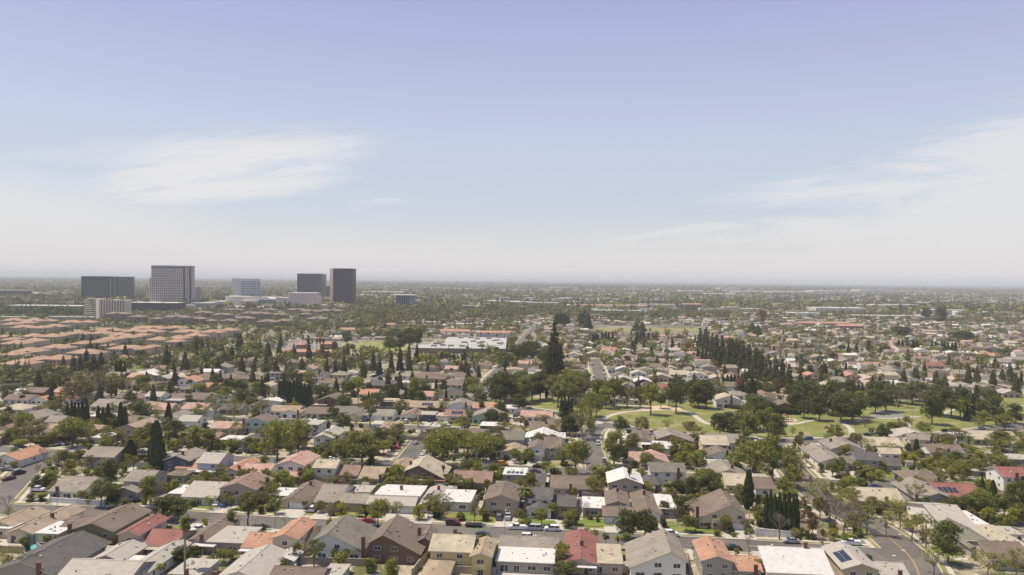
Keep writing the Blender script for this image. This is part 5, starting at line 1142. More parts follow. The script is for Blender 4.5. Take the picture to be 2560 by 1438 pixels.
# beige grid tower: real recessed windows
D, x0, x1, zt = cube_at(373.5, 486, 762, 664.5); root = empty('stone_tower', (x0, D, 0)); zs = HC - (694.5 - 688.3) * D / F
_, u0, u1, _z = cube_at(377.5, 485, 0, 664.5, D)
GT = mat('tower_glass', (.02, .022, .035), .5, .3, .05, .2)
for (p0, p1, y0, zb, ztop, nm) in ((x0, x1, D, 0, zs, 'lower_shaft'), (u0, u1, D + 4, zs, zt, 'upper_shaft')):
    core = MB(); f = MB(); W_ = p1 - p0; X, Y = Vector((1, 0, 0)), Vector((0, 1, 0)); o_ = Vector((p0 - x0, y0 - D, 0))
    core.box(o_ + Vector((.8, .9, 0)), X, Y, W_ - 1.6, 52, zb, ztop - 1, 0)
    nf = int(round((ztop - zb) / 4.45)); fh = (ztop - zb) / nf; nc = 22; cw = W_ / nc
    for k in range(nf + 1): zz = zb + k * fh; f.box(o_, X, Y, W_, 54, zz - (.55 if k else 0), zz + .75 if k < nf else zz, 0, True)
    for k in range(nc + 1):
        if k in (17, 20): continue
        f.box(o_ + Vector((min(max(k * cw - .75, 0), W_ - 1.5), .01, 0)), X, Y, 1.5, 1.2, zb, ztop - .95, 0)
    for k in range(1, 11): f.box(o_ + Vector((.01, k * 5, 0)), X, Y, W_ - .02, 1.8, zb, ztop - .95, 0)
    core.build('window_band', [GT], root); f.build(nm, [BEIGE], root)
mb = MB(); mb.box(Vector((u0 - x0 - 1.5, 2.5, 0)), Vector((1, 0, 0)), Vector((0, 1, 0)), u1 - u0 + 3, 56, zt + .01, zt + 1.4, 0, True); mb.build('cornice', [WPL], root)
for k in (17, 20):
    mb = MB(); cw = (x1 - x0) / 22; mb.box(Vector((k * cw - 1.6, -.3, 0)), Vector((1, 0, 0)), Vector((0, 1, 0)), 3.2, .35, 0, zs + .5, 0); mb.box(Vector((k * cw - 3.2, 3.7, 0)), Vector((1, 0, 0)), Vector((0, 1, 0)), 3.2, .35, zs, zt - 1, 0); mb.build('dark_strip', [BLK], root)
mb = MB(); mb.box(Vector((u0 - x0 + .5, 3.6, 0)), Vector((1, 0, 0)), Vector((0, 1, 0)), (u1 - u0) * .74, .38, zt - 6.5, zt - 1.3, 0, True); mb.build('crown_louvre', [mat('louvre_grey', (.16, .16, .20), .6)], root)
root.rotation_euler.z = R(21); root.scale.x = .92
reg(root, 'tall beige stone office tower gridded with small windows', 'office tower', 430, 761)
# white banded tower
D, x0, x1, zt = cube_at(581, 602, 748, 696); root = empty('white_tower', (x0, D, 0)); _, b0, b1, _z = cube_at(602, 640, 0, 696, D)
block(root, 'lift_core', x0, x1, D, D + 40, 0, zt, WPL); block(root, 'banded_wing', x1, b1, D + .5, D + 42, 0, zt - 10, STR); block(root, 'top_floor', x1, b1, D + .3, D + 42, zt - 9.99, zt - .3, WPL)
for k in range(10): _, q0, q1, _z = cube_at(588, 590.4, 0, 696, D); block(root, 'slot_light', q0, q1, D - .3, D, 8 + k * 5.2, 10.6 + k * 5.2, mat('slot_white', (.8, .78, .72)))
reg(root, 'white office block with dark horizontal window bands', 'office tower', 610, 740)
# black tower
D, x0, x1, zt = cube_at(743, 790, 748, 685); root = empty('black_tower', (x0, D, 0)); _, b0, b1, _z = cube_at(790, 805, 0, 685, D)
block(root, 'west_face', x0, x1, D, D + 60, 0, zt, BLK); block(root, 'east_face', x1, b1, D + .6, D + 60, 0, zt - .4, gridmat('blue_black_glass', (.03, .035, .05), (.018, .024, .036), 3, 4, .1, .3))
block(root, 'roof_edge', x0 - 1, b1 + 1, D - 1, D + 61, zt + .01, zt + 1.6, mat('roof_edge_grey', (.22, .22, .23)))
reg(root, 'black glass office tower between white block and red tower', 'office tower', 774, 745)
# red-brown tower, its left flank paler: sunlight put into the colour
D, x0, x1, zt = cube_at(833, 881, 768, 671); root = empty('red_tower', (x0, D, 0)); block(root, 'shaft', x0, x1, D, D + 45, 0, zt, DKR)
_, b0, b1, _z = cube_at(824.5, 833, 0, 671, D + 40); LIT = gridmat('sunlit_red_bands', (.40, .28, .26), (.12, .05, .05), 400, 4.4, 0, .6)
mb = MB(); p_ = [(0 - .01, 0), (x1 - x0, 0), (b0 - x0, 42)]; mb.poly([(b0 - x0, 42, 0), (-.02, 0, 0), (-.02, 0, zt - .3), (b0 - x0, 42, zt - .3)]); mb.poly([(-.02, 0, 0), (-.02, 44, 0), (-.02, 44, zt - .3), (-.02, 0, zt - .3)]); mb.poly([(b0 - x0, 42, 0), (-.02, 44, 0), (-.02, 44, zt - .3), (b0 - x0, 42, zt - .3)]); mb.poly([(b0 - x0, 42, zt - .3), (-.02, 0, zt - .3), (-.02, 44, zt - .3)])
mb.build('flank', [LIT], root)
reg(root, 'tall dark red banded office tower, rightmost of the towers', 'office tower', 855, 768)
# hotel
HOT = mat('hotel_stone', (.58, .49, .40), .85, .06, .1); D, x0, x1, zt = cube_at(247, 317, 797, 750.5); root = empty('hotel', (x0, D, 0))
_, h0, h1, zh = cube_at(208, 247, 0, 748.5, D + 20); X, Y = Vector((1, 0, 0)), Vector((0, 1, 0))
mb = MB(); f = MB(); W_ = x1 - x0; mb.box(Vector((0, 0, 0)), X, Y, W_, 16, 0, zt, 0); mb.build('wing', [HOT], root)
for k in range(9):
    for j in range(10): mb = f; mb.box(Vector((3.5 + k * (W_ - 6) / 9, -.06, 0)), X, Y, 2.6, .1, 3 + j * 3.1, 5.1 + j * 3.1, 0, True)
f.build('window', [GLASS], root)['kind'] = 'stuff'
mb = MB(); a_, b_ = (h0 - x0, 24), (-.01, 0); mb.hexa([(h0 - x0, 24, 0), (-.01, 0, 0), (-.01, 24, 0), (h0 - x0 + 4, 30, 0)], [(h0 - x0, 24, zh), (-.01, 0, zh), (-.01, 24, zh), (h0 - x0 + 4, 30, zh)]); mb.build('west_wing', [mat('hotel_cream', (.66, .58, .47))], root)
u = Vector((-(h0 - x0), -24, 0)).normalized(); n = Vector((u.y, -u.x, 0)); L = math.hypot(h0 - x0, 24); f = MB()
for j in range(9):
    f.box(Vector((h0 - x0, 24, 0)) + n * 1.2, u, -n, L * .78, 1.2, 3 + j * 3.3, 4.0 + j * 3.3, 0, True); f.box(Vector((h0 - x0, 24, 0)) + n * .06, u, -n, L * .78, .1, 4.0 + j * 3.3, 5.8 + j * 3.3, 1, True)
f.build('balcony', [mat('hotel_cream', ()), GLASS], root)['kind'] = 'stuff'
_, r0, r1, zr = cube_at(222, 260, 0, 745.5, D + 12); block(root, 'roof_house', r0, r1, D + 6, D + 15, zt + .01, zr, HOT)
reg(root, 'cream mid-rise hotel with balconies in front of green tower', 'hotel', 262, 797)
# arts centre
ART = mat('arts_travertine', (.60, .50, .46), .85, .06, .02); D, x0, x1, zt = cube_at(721, 787, 770, 732); root = empty('concert_hall', (x0, D, 0)); block(root, 'hall', x0, x1, D, D + 60, 0, zt, ART)
_, q0, q1, z_ = cube_at(787, 796, 0, 743, D); block(root, 'side_hall', q0 - .1, q1, D + 4, D + 40, 0, z_, ART); _, q0, q1, z_ = cube_at(689, 721, 0, 744, D); block(root, 'foyer', q0, q1 + .1, D + 3, D + 50, 0, z_, ART)
_, q0, q1, z_ = cube_at(719, 726, 0, 732, D + 10); mb = MB(); mb.poly([(q0 - x0, 14, 0), (-.03, -.03, 0), (-.03, -.03, zt), (q0 - x0, 14, zt)]); mb.poly([(q0 - x0, 14, 0), (-.03, -.03, 0), (-.03, 20, 0)]); mb.poly([(q0 - x0, 14, zt), (-.03, -.03, zt), (-.03, 20, zt)]); mb.build('lit_flank', [ART], root)
reg(root, 'large windowless pinkish concert hall before the black tower', 'theatre', 755, 770)
D, x0, x1, zt = cube_at(558, 700, 768, 741); root = empty('theatre', (x0, D, 0))
mb = MB(); n = 16
b = [(k / n * (x1 - x0), 14 * (1 - math.sin(math.pi * k / n)), 0) for k in range(n + 1)] + [(x1 - x0, 70, 0), (0, 70, 0)]; mb.hexa(b, [(x, y, zt - (0 if x < (x1 - x0) * .8 else 4)) for x, y, z in b]); mb.build('curved_wall', [mat('arts_cream', (.62, .57, .50), .85, .05, .02)], root)
_, q0, q1, z_ = cube_at(600, 640, 0, 752, D - 20); block(root, 'front_hall', q0, q1, D - 20, D + 12, 0, z_, ART); _, q0, q1, z_ = cube_at(648, 688, 0, 749, D - 10); block(root, 'glass_foyer', q0, q1, D - 10, D + 10, 0, z_, gridmat('foyer_glass', (.35, .42, .38), (.12, .17, .16), 5, 5, .15, .2))
_, q0, q1, z_ = cube_at(532, 560, 0, 753, D - 5); block(root, 'rear_block', q0, q1, D - 5, D + 40, 0, z_, WPL)
reg(root, 'long curved cream theatre below the white banded block', 'theatre', 630, 766)
# blue-grey office
D, x0, x1, zt = cube_at(990, 1022, 769, 738.5); root = empty('office_block', (x0, D, 0)); _, b0, b1, _z = cube_at(1022, 1034, 0, 738.5, D)
block(root, 'ribbed_front', x0, x1, D, D + 40, 0, zt, gridmat('ribbed_glass', (.24, .26, .28), (.03, .035, .05), 5, 400, .28, 0)); block(root, 'blue_side', x1, b1, D + .5, D + 40, 0, zt - .3, mat('blue_panel', (.14, .19, .28))); block(root, 'roof_slab', x0 - 8, b1 + 2, D - 3, D + 43, zt + .01, zt + 1.4, WPL)
reg(root, 'blue grey office block with vertical ribs among trees', 'office block', 1012, 768)
# other low and mid buildings: x0 x1 foot top depth wall roof windows
GW = gridmat('beige_office_bands', (.40, .36, .31), (.06, .06, .07), 4, 4, .3, .5); DB = gridmat('dark_office_glass', (.06, .055, .07), (.02, .022, .04), 6, 4, .08, .35); WH = mat('warehouse_white', (.58, .54, .46), .9, .1, .02); WW = gridmat('white_flats', (.60, .57, .53), (.10, .10, .12), 5, 3.2, .6, .55)
TER = mat('roof_terracotta', (.36, .21, .15), .9, .2, .2); BRO = mat('condo_roof_brown', (.20, .15, .12), .9, .25, .3)
GEN = '''-20 64 744 726 30 D P dark glass office at the far left edge|77 108 742 735 24 D P small dark glass office behind pines|15 200 782 764 40 G P long low car park with pale top deck|120 230 800 794 12 G P low pale building before the hotel
-10 60 800 795 12 G P low grey building at the left edge|430 480 775 763 20 W P cream box building under the stone tower|487 530 768 758 40 G P car park deck beside the stone tower|318 440 778 757 50 D P dark ribbed car park below stone tower|487 496 755 718 18 G P striped narrow block behind stone tower
640 700 752 742 30 G P pale low block behind the theatre|700 740 725 722 40 W P long white roofed store behind black tower|805 826 745 715 20 D P teal glass block between the two dark towers|806 840 752 744 20 W P cream block between the two dark towers
885 930 744 738 40 G P low office beside the red tower|905 970 736 729 40 W P white shop with orange roof parapet|970 1010 737 730 50 W P white retail hall left of blue block|1000 1018 734 724 20 W P square white tower block|1034 1050 762 750 20 W P cream block right of blue block
1155 1185 776 764 20 R P red brick and cream hall among conifers|1140 1200 716 711 60 W P long white warehouse near the horizon|1200 1285 718 713 60 G P striped low office near the horizon|1255 1300 707 705 60 W P bright white warehouse close to horizon|1378 1445 723 718 60 W P long bright white warehouse beyond woods
1570 1640 720 716 60 G P pale office beyond the woods|1800 1890 727 720 70 W P large white warehouse in the middle distance|1760 1860 741 735 70 B P long tan warehouse behind dark woods|1700 1760 733 727 60 W P pale warehouse left of the tan one|1850 1950 734 728 60 W P cream industrial hall|1930 2040 738 729 70 W P wide white industrial hall
2035 2170 737 727 70 W P very wide pale industrial hall|2150 2250 735 724 70 W P pale stepped warehouse at the right|2240 2330 733 727 60 W P cream warehouse right of the stepped one|1945 2000 712 708 60 W P hazy white warehouse|2300 2360 730 727 50 W P low white hall far right|2505 2530 724 720 40 W P isolated bright white hall far right
1220 1300 760 753 40 G P grey roofed shopping block|1275 1330 764 755 40 W P white roofed shopping block|1330 1400 764 757 40 G P pale roofed offices in trees|1250 1275 756 744 30 G P small office with white roof|1425 1520 770 763 30 W T long shop row with terracotta eaves|1520 1620 772 764 30 W T second long shop row with terracotta eaves
1600 1690 771 761 30 W P pale store with arched front|1710 1755 776 761 30 R T red brick inn with tiled roofs|1480 1600 782 776 30 G P grey low school wing|1808 1850 782 768 24 C P yellow apartment block with many gables|1850 1900 782 772 24 C P second yellow apartment block
2040 2170 783 770 60 W P big cream superstore with purple panel|2150 2220 772 763 50 W P low cream store|2225 2300 772 762 50 U P pale mint store|2300 2330 792 784 30 W P white supermarket annex|2325 2380 790 775 40 W P cream cinema block with stepped roof|2390 2430 785 776 40 W P plain cream retail box|2120 2330 795 790 30 W P long flat strip mall
2002 2130 816 808 20 R T long orange carport roof row|2100 2160 826 815 20 R T second orange carport roof row|845 955 833 824 14 F T white two-storey flats with pink tiled eaves|970 1020 831 825 14 F T short white flats with pink tiled eaves|1085 1175 838 828 14 F T white flats with tiled eaves before school|1190 1290 845 832 14 F T white flats with tiled eaves beside school road
1000 1090 812 806 16 W P pale carport roof row|1140 1240 818 811 16 W P white flat apartment roof row|1060 1110 822 814 16 W P white stepped apartment roof|950 990 822 812 16 F T white hipped apartment house|700 830 892 884 12 R T long red tiled church hall|740 760 875 862 18 R T red roofed church building|800 828 876 860 16 R T red tiled church annex
1800 1900 700 692 0 Z P faint tower block on the horizon|1796 1808 700 697 40 G P faint twin tower on the horizon|2175 2185 706 702 40 G P faint block on the far horizon|1296 1330 694 691.5 40 G P faint low block on the horizon'''
BRECT = []
GM = {'D': DB, 'G': GW, 'W': WH, 'R': mat('brick_wall', (.30, .17, .13), .9, .15, .1), 'B': mat('tilt_up_tan', (.40, .32, .25), .9, .1, .02), 'C': mat('pale_yellow_wall', (.52, .44, .28)), 'U': mat('mint_wall', (.42, .50, .46)), 'F': WW}
for q in GEN.replace('\n', '|').split('|'):
    a = q.split(); p0, p1, yb, yt, dp = map(float, a[:5])
    if a[5] == 'Z': continue
    D, x0, x1, zt = cube_at(p0, p1, yb, yt); zt = max(zt, 4.5); zt = min(zt, 60); root = empty('large_building', (x0, D, 0)); dp = max(dp, 12) * (1 if D < 2500 else 2)
    BRECT.append((x0 - 8, x1 + 8, D - (110 if D > 1700 else 25), D + dp + 8)); block(root, 'walls', x0, x1, D, D + dp, 0, zt, GM[a[5]])
    rm_ = TER if a[6] == 'T' else FLATR; mb = MB(); w = x1 - x0
    if a[6] == 'T': mb.hexa([(-.8, -.8, zt), (w + .8, -.8, zt), (w + .8, dp + .8, zt), (-.8, dp + .8, zt)], [(2, dp / 2 - .3, zt + 2.4), (w - 2, dp / 2 - .3, zt + 2.4), (w - 2, dp / 2 + .3, zt + 2.4), (2, dp / 2 + .3, zt + 2.4)], 0, True, True)
    else:
        mb.box(Vector((-.3, -.3, 0)), X, Y, w + .6, dp + .6, zt + .01, zt + .6, 0, True)
        for k in range(max(1, int(w / 18))): mb.box(Vector((rnd.uniform(.1, .85) * w, rnd.uniform(.2, .7) * dp, 0)), X, Y, 3.5, 3, zt + .61, zt + 2.0, 0)
    mb.build('roof', [rm_], root); reg(root, ' '.join(a[7:]), 'building', (p0 + p1) / 2, yb)
# school: flat white roofs round a court
root = empty('school', at(1150, 885)); lx, ly = root.location.x, root.location.y; SW = mat('school_wall', (.20, .17, .14)); n_ = 0
for (p0, p1, y0, y1, h) in ((1040, 1215, 883, 875, 5.0), (1105, 1250, 874.5, 862, 5.2), (1210, 1262, 884, 856, 4.8), (1115, 1240, 861.5, 855, 5.1), (1075, 1110, 874, 867, 4.6)):
    A, B = at(p0, y0), at(p1, y0); C_ = at((p0 + p1) / 2, y1)
    mb = MB(); o_ = Vector((A.x - lx, A.y - ly, 0)); mb.box(o_, X, Y, B.x - A.x, C_.y - A.y, 0, h, 0); mb.build('classroom_wall', [SW], root)
    mb = MB(); mb.box(o_ + Vector((-1, -1, 0)), X, Y, B.x - A.x + 2, C_.y - A.y + 2, h + .01, h + .5, 0, True)
    for k in range(4): mb.box(o_ + Vector((rnd.uniform(.1, .8) * (B.x - A.x), rnd.uniform(.2, .7) * (C_.y - A.y), 0)), X, Y, 6, 4, h + .51, h + 2.2, 1)
    mb.build('flat_roof', [mat('school_roof_white', (.37, .365, .335), .9, .1, .1), mat('roof_plant', (.30, .27, .23))], root)
reg(root, 'low sprawling school with flat white roofs around courts', 'school', 1150, 880)
# terracotta townhouse complex: x0 x1 eave (enlarged crop of the photo: px / 4, 760 + py / 4)
TW = '''-20 265 605 3|400 650 556 3|245 400 560 3|50 250 545 2|650 960 496 3|100 360 480 3|-10 150 512 3|1060 1400 455 3|1400 1510 437 3|380 640 445 3|580 700 424 2|-10 210 402 3|200 370 375 3|860 1000 386 3|970 1150 357 3|370 560 330 3|550 650 312 3|640 860 302 3|870 1080 300 3
1150 1330 337 3|1200 1400 277 3|1360 1580 282 3|1300 1620 247 3|1625 1820 246 3|1700 1980 286 3|1985 2200 288 3|2185 2330 266 3|1820 2020 322 3|1650 1840 347 3|1450 1640 362 3|1640 1780 380 3|1060 1290 556 1|1470 1610 536 1|880 1180 267 2|1300 1440 318 3|580 780 188 3|780 920 186 2|0 130 207 3
90 300 238 3|300 430 242 3|150 290 192 3|410 620 228 2|0 200 168 3|200 400 172 3|400 520 172 2|700 850 400 3|1060 1250 318 3|-40 60 330 3|0 120 360 3|180 380 330 3|420 600 660 1|510 610 640 1|1530 1620 390 2|1000 1060 420 2'''
TWM = []
for k, q in enumerate(TW.replace('\n', '|').split('|')):
    a = q.split(); st_ = int(a[3]); h = 2.9 * st_ + .2; P, w = comp_rect(float(a[0]) / 4, float(a[1]) / 4, 760 + float(a[2]) / 4, h, 16, {})
    w *= 1.06; cs = [(P, w, h, 19, 'H', 'q', 'b', {})]
    if w > 22: cs.append((P + U * w * .28 - V * 3.5, w * .3, h - .02, 14, 'Y', 'q', 'b', {}))
    RC_['q'] = ('clay tan', (.33, .218, .148)); r = house_world(cs, False); r.name = 'townhouse_block'; g = proj(r.location)
    reg(r, ('one', 'two', 'three')[st_ - 1] + '-storey stucco townhouse block with terracotta roof', 'townhouse', g[0], g[1], 'townhouse blocks')
# brown-roofed condominiums below the towers
CD = '''1040 1280 100 4|1280 1420 130 3|1620 1880 135 4|1880 2040 150 3|1930 2110 90 3|2110 2300 110 3|2190 2350 170 2|2340 2520 145 3|2400 2580 95 3|2500 2700 100 3|2560 2760 180 3|2700 2860 110 2|2750 2880 170 3|2860 3060 60 2|2980 3100 105 2|3000 3200 75 2|3180 3420 70 2|3060 3260 150 2|1500 1590 150 3|2040 2130 170 2|2250 2420 60 2|2620 2750 60 2'''
RC_['Q'] = ('dusty brown', (.20, .155, .125)); WC_['Q'] = ('tan', (.26, .20, .155))
for q in CD.split('|'):
    a = q.split(); st_ = int(a[3]); h = 3.0 * st_; P, w = comp_rect(float(a[0]) / 4, float(a[1]) / 4, 760 + float(a[2]) / 4, h, 16, {})
    r = house_world([(P, w, h, 18, 'H', 'Q', 'Q', {}), (P + U * w * .1 - V * 3, w * .35, h - .3, 8, 'Y', 'Q', 'Q', {})], False); r.name = 'condominium_block'; g = proj(r.location)
    reg(r, f'tan condominium block under dusty brown hipped roof', 'apartment block', g[0], g[1], 'condominium blocks')
# ---------------------------------------------------------------- the rest of the suburb
EXC = [PARK, [(842, 884), (905, 848), (1275, 845), (1270, 895), (1030, 900)], [(-400, 1010), (60, 965), (350, 910), (480, 885), (640, 855), (870, 815), (870, 770), (-400, 770)], [(640, 900), (740, 850), (900, 850), (860, 890), (760, 905)], [(1465, 836), (1480, 812), (1770, 812), (1775, 836)]]
HG = {}
def hgadd(x, y, r): HG.setdefault((int(x // 40), int(y // 40)), []).append((x, y, r))
for h_ in HC_: hgadd(*h_)
for o, d_, x, y in THINGS:
    if o.name.startswith(('large_b', 'school', 'hotel', 'theatre', 'concert')): hgadd(o.location.x + 20, o.location.y + 15, 40)
def clash(x, y, r):
    i, j = int(x // 40), int(y // 40)
    for a in (-1, 0, 1):
        for b in (-1, 0, 1):
            for (hx, hy, hr) in HG.get((i + a, j + b), ()):
                if math.hypot(hx - x, hy - y) < (hr + r) * .82: return True
    return False
RCG = {}
for a, w in RC:
    for p_ in a[::3]: RCG.setdefault((int(p_[0] // 30), int(p_[1] // 30)), []).append((p_[0], p_[1], w / 2))
def onroad(x, y, pad):
    i, j = int(x // 30), int(y // 30)
    return any(math.hypot(p[0] - x, p[1] - y) < p[2] + pad for a in (-1, 0, 1) for b in (-1, 0, 1) for p in RCG.get((i + a, j + b), ()))
spots = []
v0 = 430
vv = 330.0; k = 0
while vv < 1500:
    uu = -1150.0 + rnd.uniform(0, 17)
    while uu < 1150:
        p = U * uu + V * (vv + rnd.uniform(-2, 2)); uu += rnd.uniform(15.5, 18.5)
        if rnd.random() < .06 or abs(p.x) > p.y * .70 + 10: continue
        g_ = proj((p.x, p.y, 2))
        if g_[0] < -40 or g_[0] > 2600: continue
        if any(inpoly(g_[0], g_[1], e) for e in EXC) or onroad(p.x, p.y + 5, 9) or onroad(p.x, p.y, 9): continue
        if g_[0] < 1000 and g_[1] < 800: continue
        if clash(p.x, p.y + 6, 8.5): continue
        spots.append((p, k)); hgadd(p.x, p.y + 6, 8)
    k += 1; vv += 27 if k % 2 else 40
nh = sum(1 for o, *_ in THINGS if o.name.startswith('house')); spots.sort(key=lambda s: s[0].y)
def rhouse(p, kk, near=False):
    rr = rnd.random(); east = p.x > 30
    rk = rnd.choice('YYXH' if east else 'XXYH'); rc = rnd.choice('bbttTgglRpbgkwn' if not east else 'bbttTTggllRkbgw'); wc = rnd.choice('wwwccbbgn'); two = rnd.random() < .3; h = 5.0 if two else 2.8
    w = rnd.uniform(10, 13.5); d = rnd.uniform(10, 15)
    cs = [(p - U * rnd.uniform(0, 2), w, h, d, rk, rc, wc, {'g': True} if rnd.random() < .4 else {})]
    if rnd.random() < .6: cs.append((p + U * w * .5 * rnd.choice((-1, 1)) + V * rnd.uniform(1, 5), rnd.uniform(5, 8), 2.8, 9, rnd.choice('XF'), rc if rnd.random() < .7 else 'l', wc, {}))
    return cs
n_ind = max(0, 325 - nh)
for p, kk in spots[:n_ind]:
    cs = rhouse(p, kk); r = house_world(cs, False); g_ = proj(r.location); reg(r, describe(cs), 'house', g_[0], g_[1], 'houses of the suburb')
# beyond those: one mass of houses
RL = ['b', 't', 'T', 'g', 'b', 'R', 'p', 'g', 'w', 'n']; FM = [roofm(c) for c in RL] + [wallm(c) for c in 'wcbg']
fv, ff, fm = [], [], []
def fhouse(x, y, w, d, h, pk, rci, wci, rotd=5, flat=False, xr=True):
    global fv
    c, s = math.cos(R(rotd)), math.sin(R(rotd)); i = len(fv)
    def q(a, b, z): fv.append((x + a * c + b * s, y - a * s + b * c, z))
    for z in (0, h):
        for a, b in ((-w, -d), (w, -d), (w, d), (-w, d)): q(a / 2, b / 2, z)
    e = .5
    for a, b in ((-w - e, -d - e), (w + e, -d - e), (w + e, d + e), (-w - e, d + e)): q(a / 2, b / 2, h + .05)
    if xr: q(-w / 2, 0, h + pk); q(w / 2, 0, h + pk)
    else: q(0, -d / 2, h + pk); q(0, d / 2, h + pk)
    F4 = [(i, i + 1, i + 5, i + 4), (i + 1, i + 2, i + 6, i + 5), (i + 3, i, i + 4, i + 7)]
    if xr: T4 = [(i + 8, i + 9, i + 13, i + 12), (i + 10, i + 11, i + 12, i + 13)]; G4 = [(i + 9, i + 10, i + 13, i + 13), (i + 11, i + 8, i + 12, i + 12)]
    else: T4 = [(i + 11, i + 8, i + 12, i + 13), (i + 9, i + 10, i + 13, i + 12)]; G4 = [(i + 8, i + 9, i + 12, i + 12), (i + 10, i + 11, i + 13, i + 13)]
    for f_ in F4: ff.append(f_); fm.append(wci)
    for f_ in T4: ff.append(f_); fm.append(rci)
    for f_ in G4: ff.append(f_); fm.append(rci if flat else wci)
for p, kk in spots[n_ind:]:
    fhouse(p.x, p.y + 6, rnd.uniform(11, 15), rnd.uniform(10, 14), 2.9 if rnd.random() < .7 else 5.2, rnd.uniform(1.4, 2.4), rnd.randrange(len(RL)), 10 + rnd.randrange(4), 5, False, rnd.random() < .5)
for _ in range(5200):
    D = 1500 * (5.2 ** rnd.random()); x = rnd.uniform(-.72, .72) * D; g_ = proj((x, D, 2))
    if g_[0] < 1040 and D < 1750: continue
    com = 2900 < D < 6200 and g_[0] > 1100
    if rnd.random() < (.1 if com else .3) or any(b[0] < x < b[1] and b[2] < D < b[3] for b in BRECT): continue
    if rnd.random() < (.38 if com else min(.5, (D - 1500) / 9000 + .02)):
        wd = rnd.uniform(30, 90); fhouse(x, D, wd, rnd.uniform(25, 60), rnd.uniform(6, 11), .2, rnd.choice((8, 4, 2, 8)), 10 + rnd.choice((0, 0, 1, 3)), rnd.choice((5, 5, 30)), True)
    else: fhouse(x, D, rnd.uniform(12, 18), rnd.uniform(11, 15), rnd.choice((3, 3, 5.5)), 1.8, rnd.randrange(len(RL)), 10 + rnd.randrange(4), 5, False, rnd.random() < .5)
def tri_clean(faces): return np.array(faces)
me = bpy.data.meshes.new('distant_houses'); me.from_pydata(fv, [], [tuple(dict.fromkeys(f_)) for f_ in ff])
for x in FM: me.materials.append(x)
me.polygons.foreach_set('material_index', fm); me.update(); o = link('distant_houses', me); o['kind'] = 'stuff'; o['label'] = 'mass of small distant roofs fading towards the horizon'
# ---------------------------------------------------------------- scattered garden trees as things
def free(x, y, pad): return not onroad(x, y, pad) 
cand = []
tries = 0
while len(cand) < 2400 and tries < 90000:
    tries += 1; q_ = len(cand) % 10
    D = math.sqrt(rnd.uniform(200 ** 2, 340 ** 2)) if q_ < 4 else math.sqrt(rnd.uniform(335 ** 2, 520 ** 2)) if q_ < 7 else rnd.uniform(500, 900); x = rnd.uniform(-.72, .72) * D; g_ = proj((x, D, 0))
    if not (-60 < g_[0] < 2620): continue
    if any(inpoly(g_[0], g_[1], e) for e in (EXC[0], EXC[1], EXC[3], EXC[4])): continue
    if not free(x, D, 2.0) : continue
    i, j = int(x // 40), int(D // 40)
    if any(math.hypot(hx - x, hy - D) < hr * .95 + 1 for a in (-1, 0, 1) for b in (-1, 0, 1) for (hx, hy, hr) in HG.get((i + a, j + b), ())): continue
    cand.append((D, x))
cand.sort()
LIM = {c: 292 for c in KIND}
CNT = {}
for c in NT: CNT[c] = NT[c]
left = []
for D, x in cand:
    g_ = proj((x, D, 0)); west = g_[0] < 1000 and g_[1] < 960
    if inpoly(g_[0], g_[1], EXC[2]) and rnd.random() < .6: continue
    c = rnd.choice('SSSssBBB' + ('YLTORLTLOL' if D > 225 else 'YBL')) if D < 330 else rnd.choice('SSSsssBBLLTDOYPNRTLDOORYT' if D < 420 else 'LLLLDDDOOTSsKKYPWRC' if not west else 'LOOODDKKKPL')
    if CNT.get(c, 0) >= LIM[c] or len(left) > 4000: left.append((D, x, c)); continue
    CNT[c] = CNT.get(c, 0) + 1
    h = {'S': (1.6, 3.8), 's': (1.6, 4.2), 'B': (1.5, 3.4), 'L': (5.5, 11), 'T': (5.5, 10), 'D': (5.5, 11.5), 'O': (5.5, 11), 'Y': (3.5, 6), 'P': (5, 9), 'N': (4, 7), 'R': (3.5, 6.5), 'K': (9, 16), 'W': (9, 15), 'C': (7, 11)}[c]
    h = rnd.uniform(*h) * (.66 if D < 330 and c in 'LTORDN' else 1) if D > 225 or c in 'SsB' else rnd.uniform(2.5, 4.5); w = h * {'S': 1.2, 's': 1.15, 'B': 1.5, 'C': .22, 'K': .5}.get(c, rnd.uniform(.8, 1.15)); tree(c, 0, 0, h, w, (x, D))
# parked cars further off
for nm, w, pts, side, am in ROADS:
    if pts[len(pts) // 2].y < 280: continue
    fr = frames(pts)
    for i in range(6, len(fr) - 6, 4):
        if rnd.random() > .20 or NCAR > 270: continue
        p_, n_ = fr[i]; sg = rnd.choice((-1, 1)); q = p_ + n_ * sg * (w / 2 - 1.2); g_ = proj(q)
        if not (0 < g_[0] < 2560) or any(math.hypot(o.location.x - q.x, o.location.y - q.y) < 6.5 for o, *_ in THINGS if o.name.startswith('parked')): continue
        dv = Vector((n_.y, -n_.x, 0)); car(rnd.choice(('sedan', 'sedan', 'suv', 'suv', 'van', 'pickup')), rnd.choice(('white', 'white', 'silver', 'silver', 'grey', 'black', 'navy', 'maroon', 'beige', 'blue')), 0, 0, math.degrees(math.atan2(dv.y, dv.x)) + 5 + (180 if rnd.random() < .5 else 0), (q.x, q.y, 0))
# driveway cars of the middle distance
for o in [o for o, *_ in THINGS if o.name.startswith('house')]:
    if 330 < o.location.y < 620 and rnd.random() < .3 and NCAR < 285:
        q = o.location + U * rnd.uniform(-4, 4) - V * 4.5
        if not near_road(q.x, q.y, 1) and not any(inpoly(*proj(q)[:2], e) for e in EXC[:1]): car(rnd.choice(('sedan', 'suv')), rnd.choice(('white', 'silver', 'grey', 'black', 'navy')), 0, 0, 90, (q.x, q.y, 0))
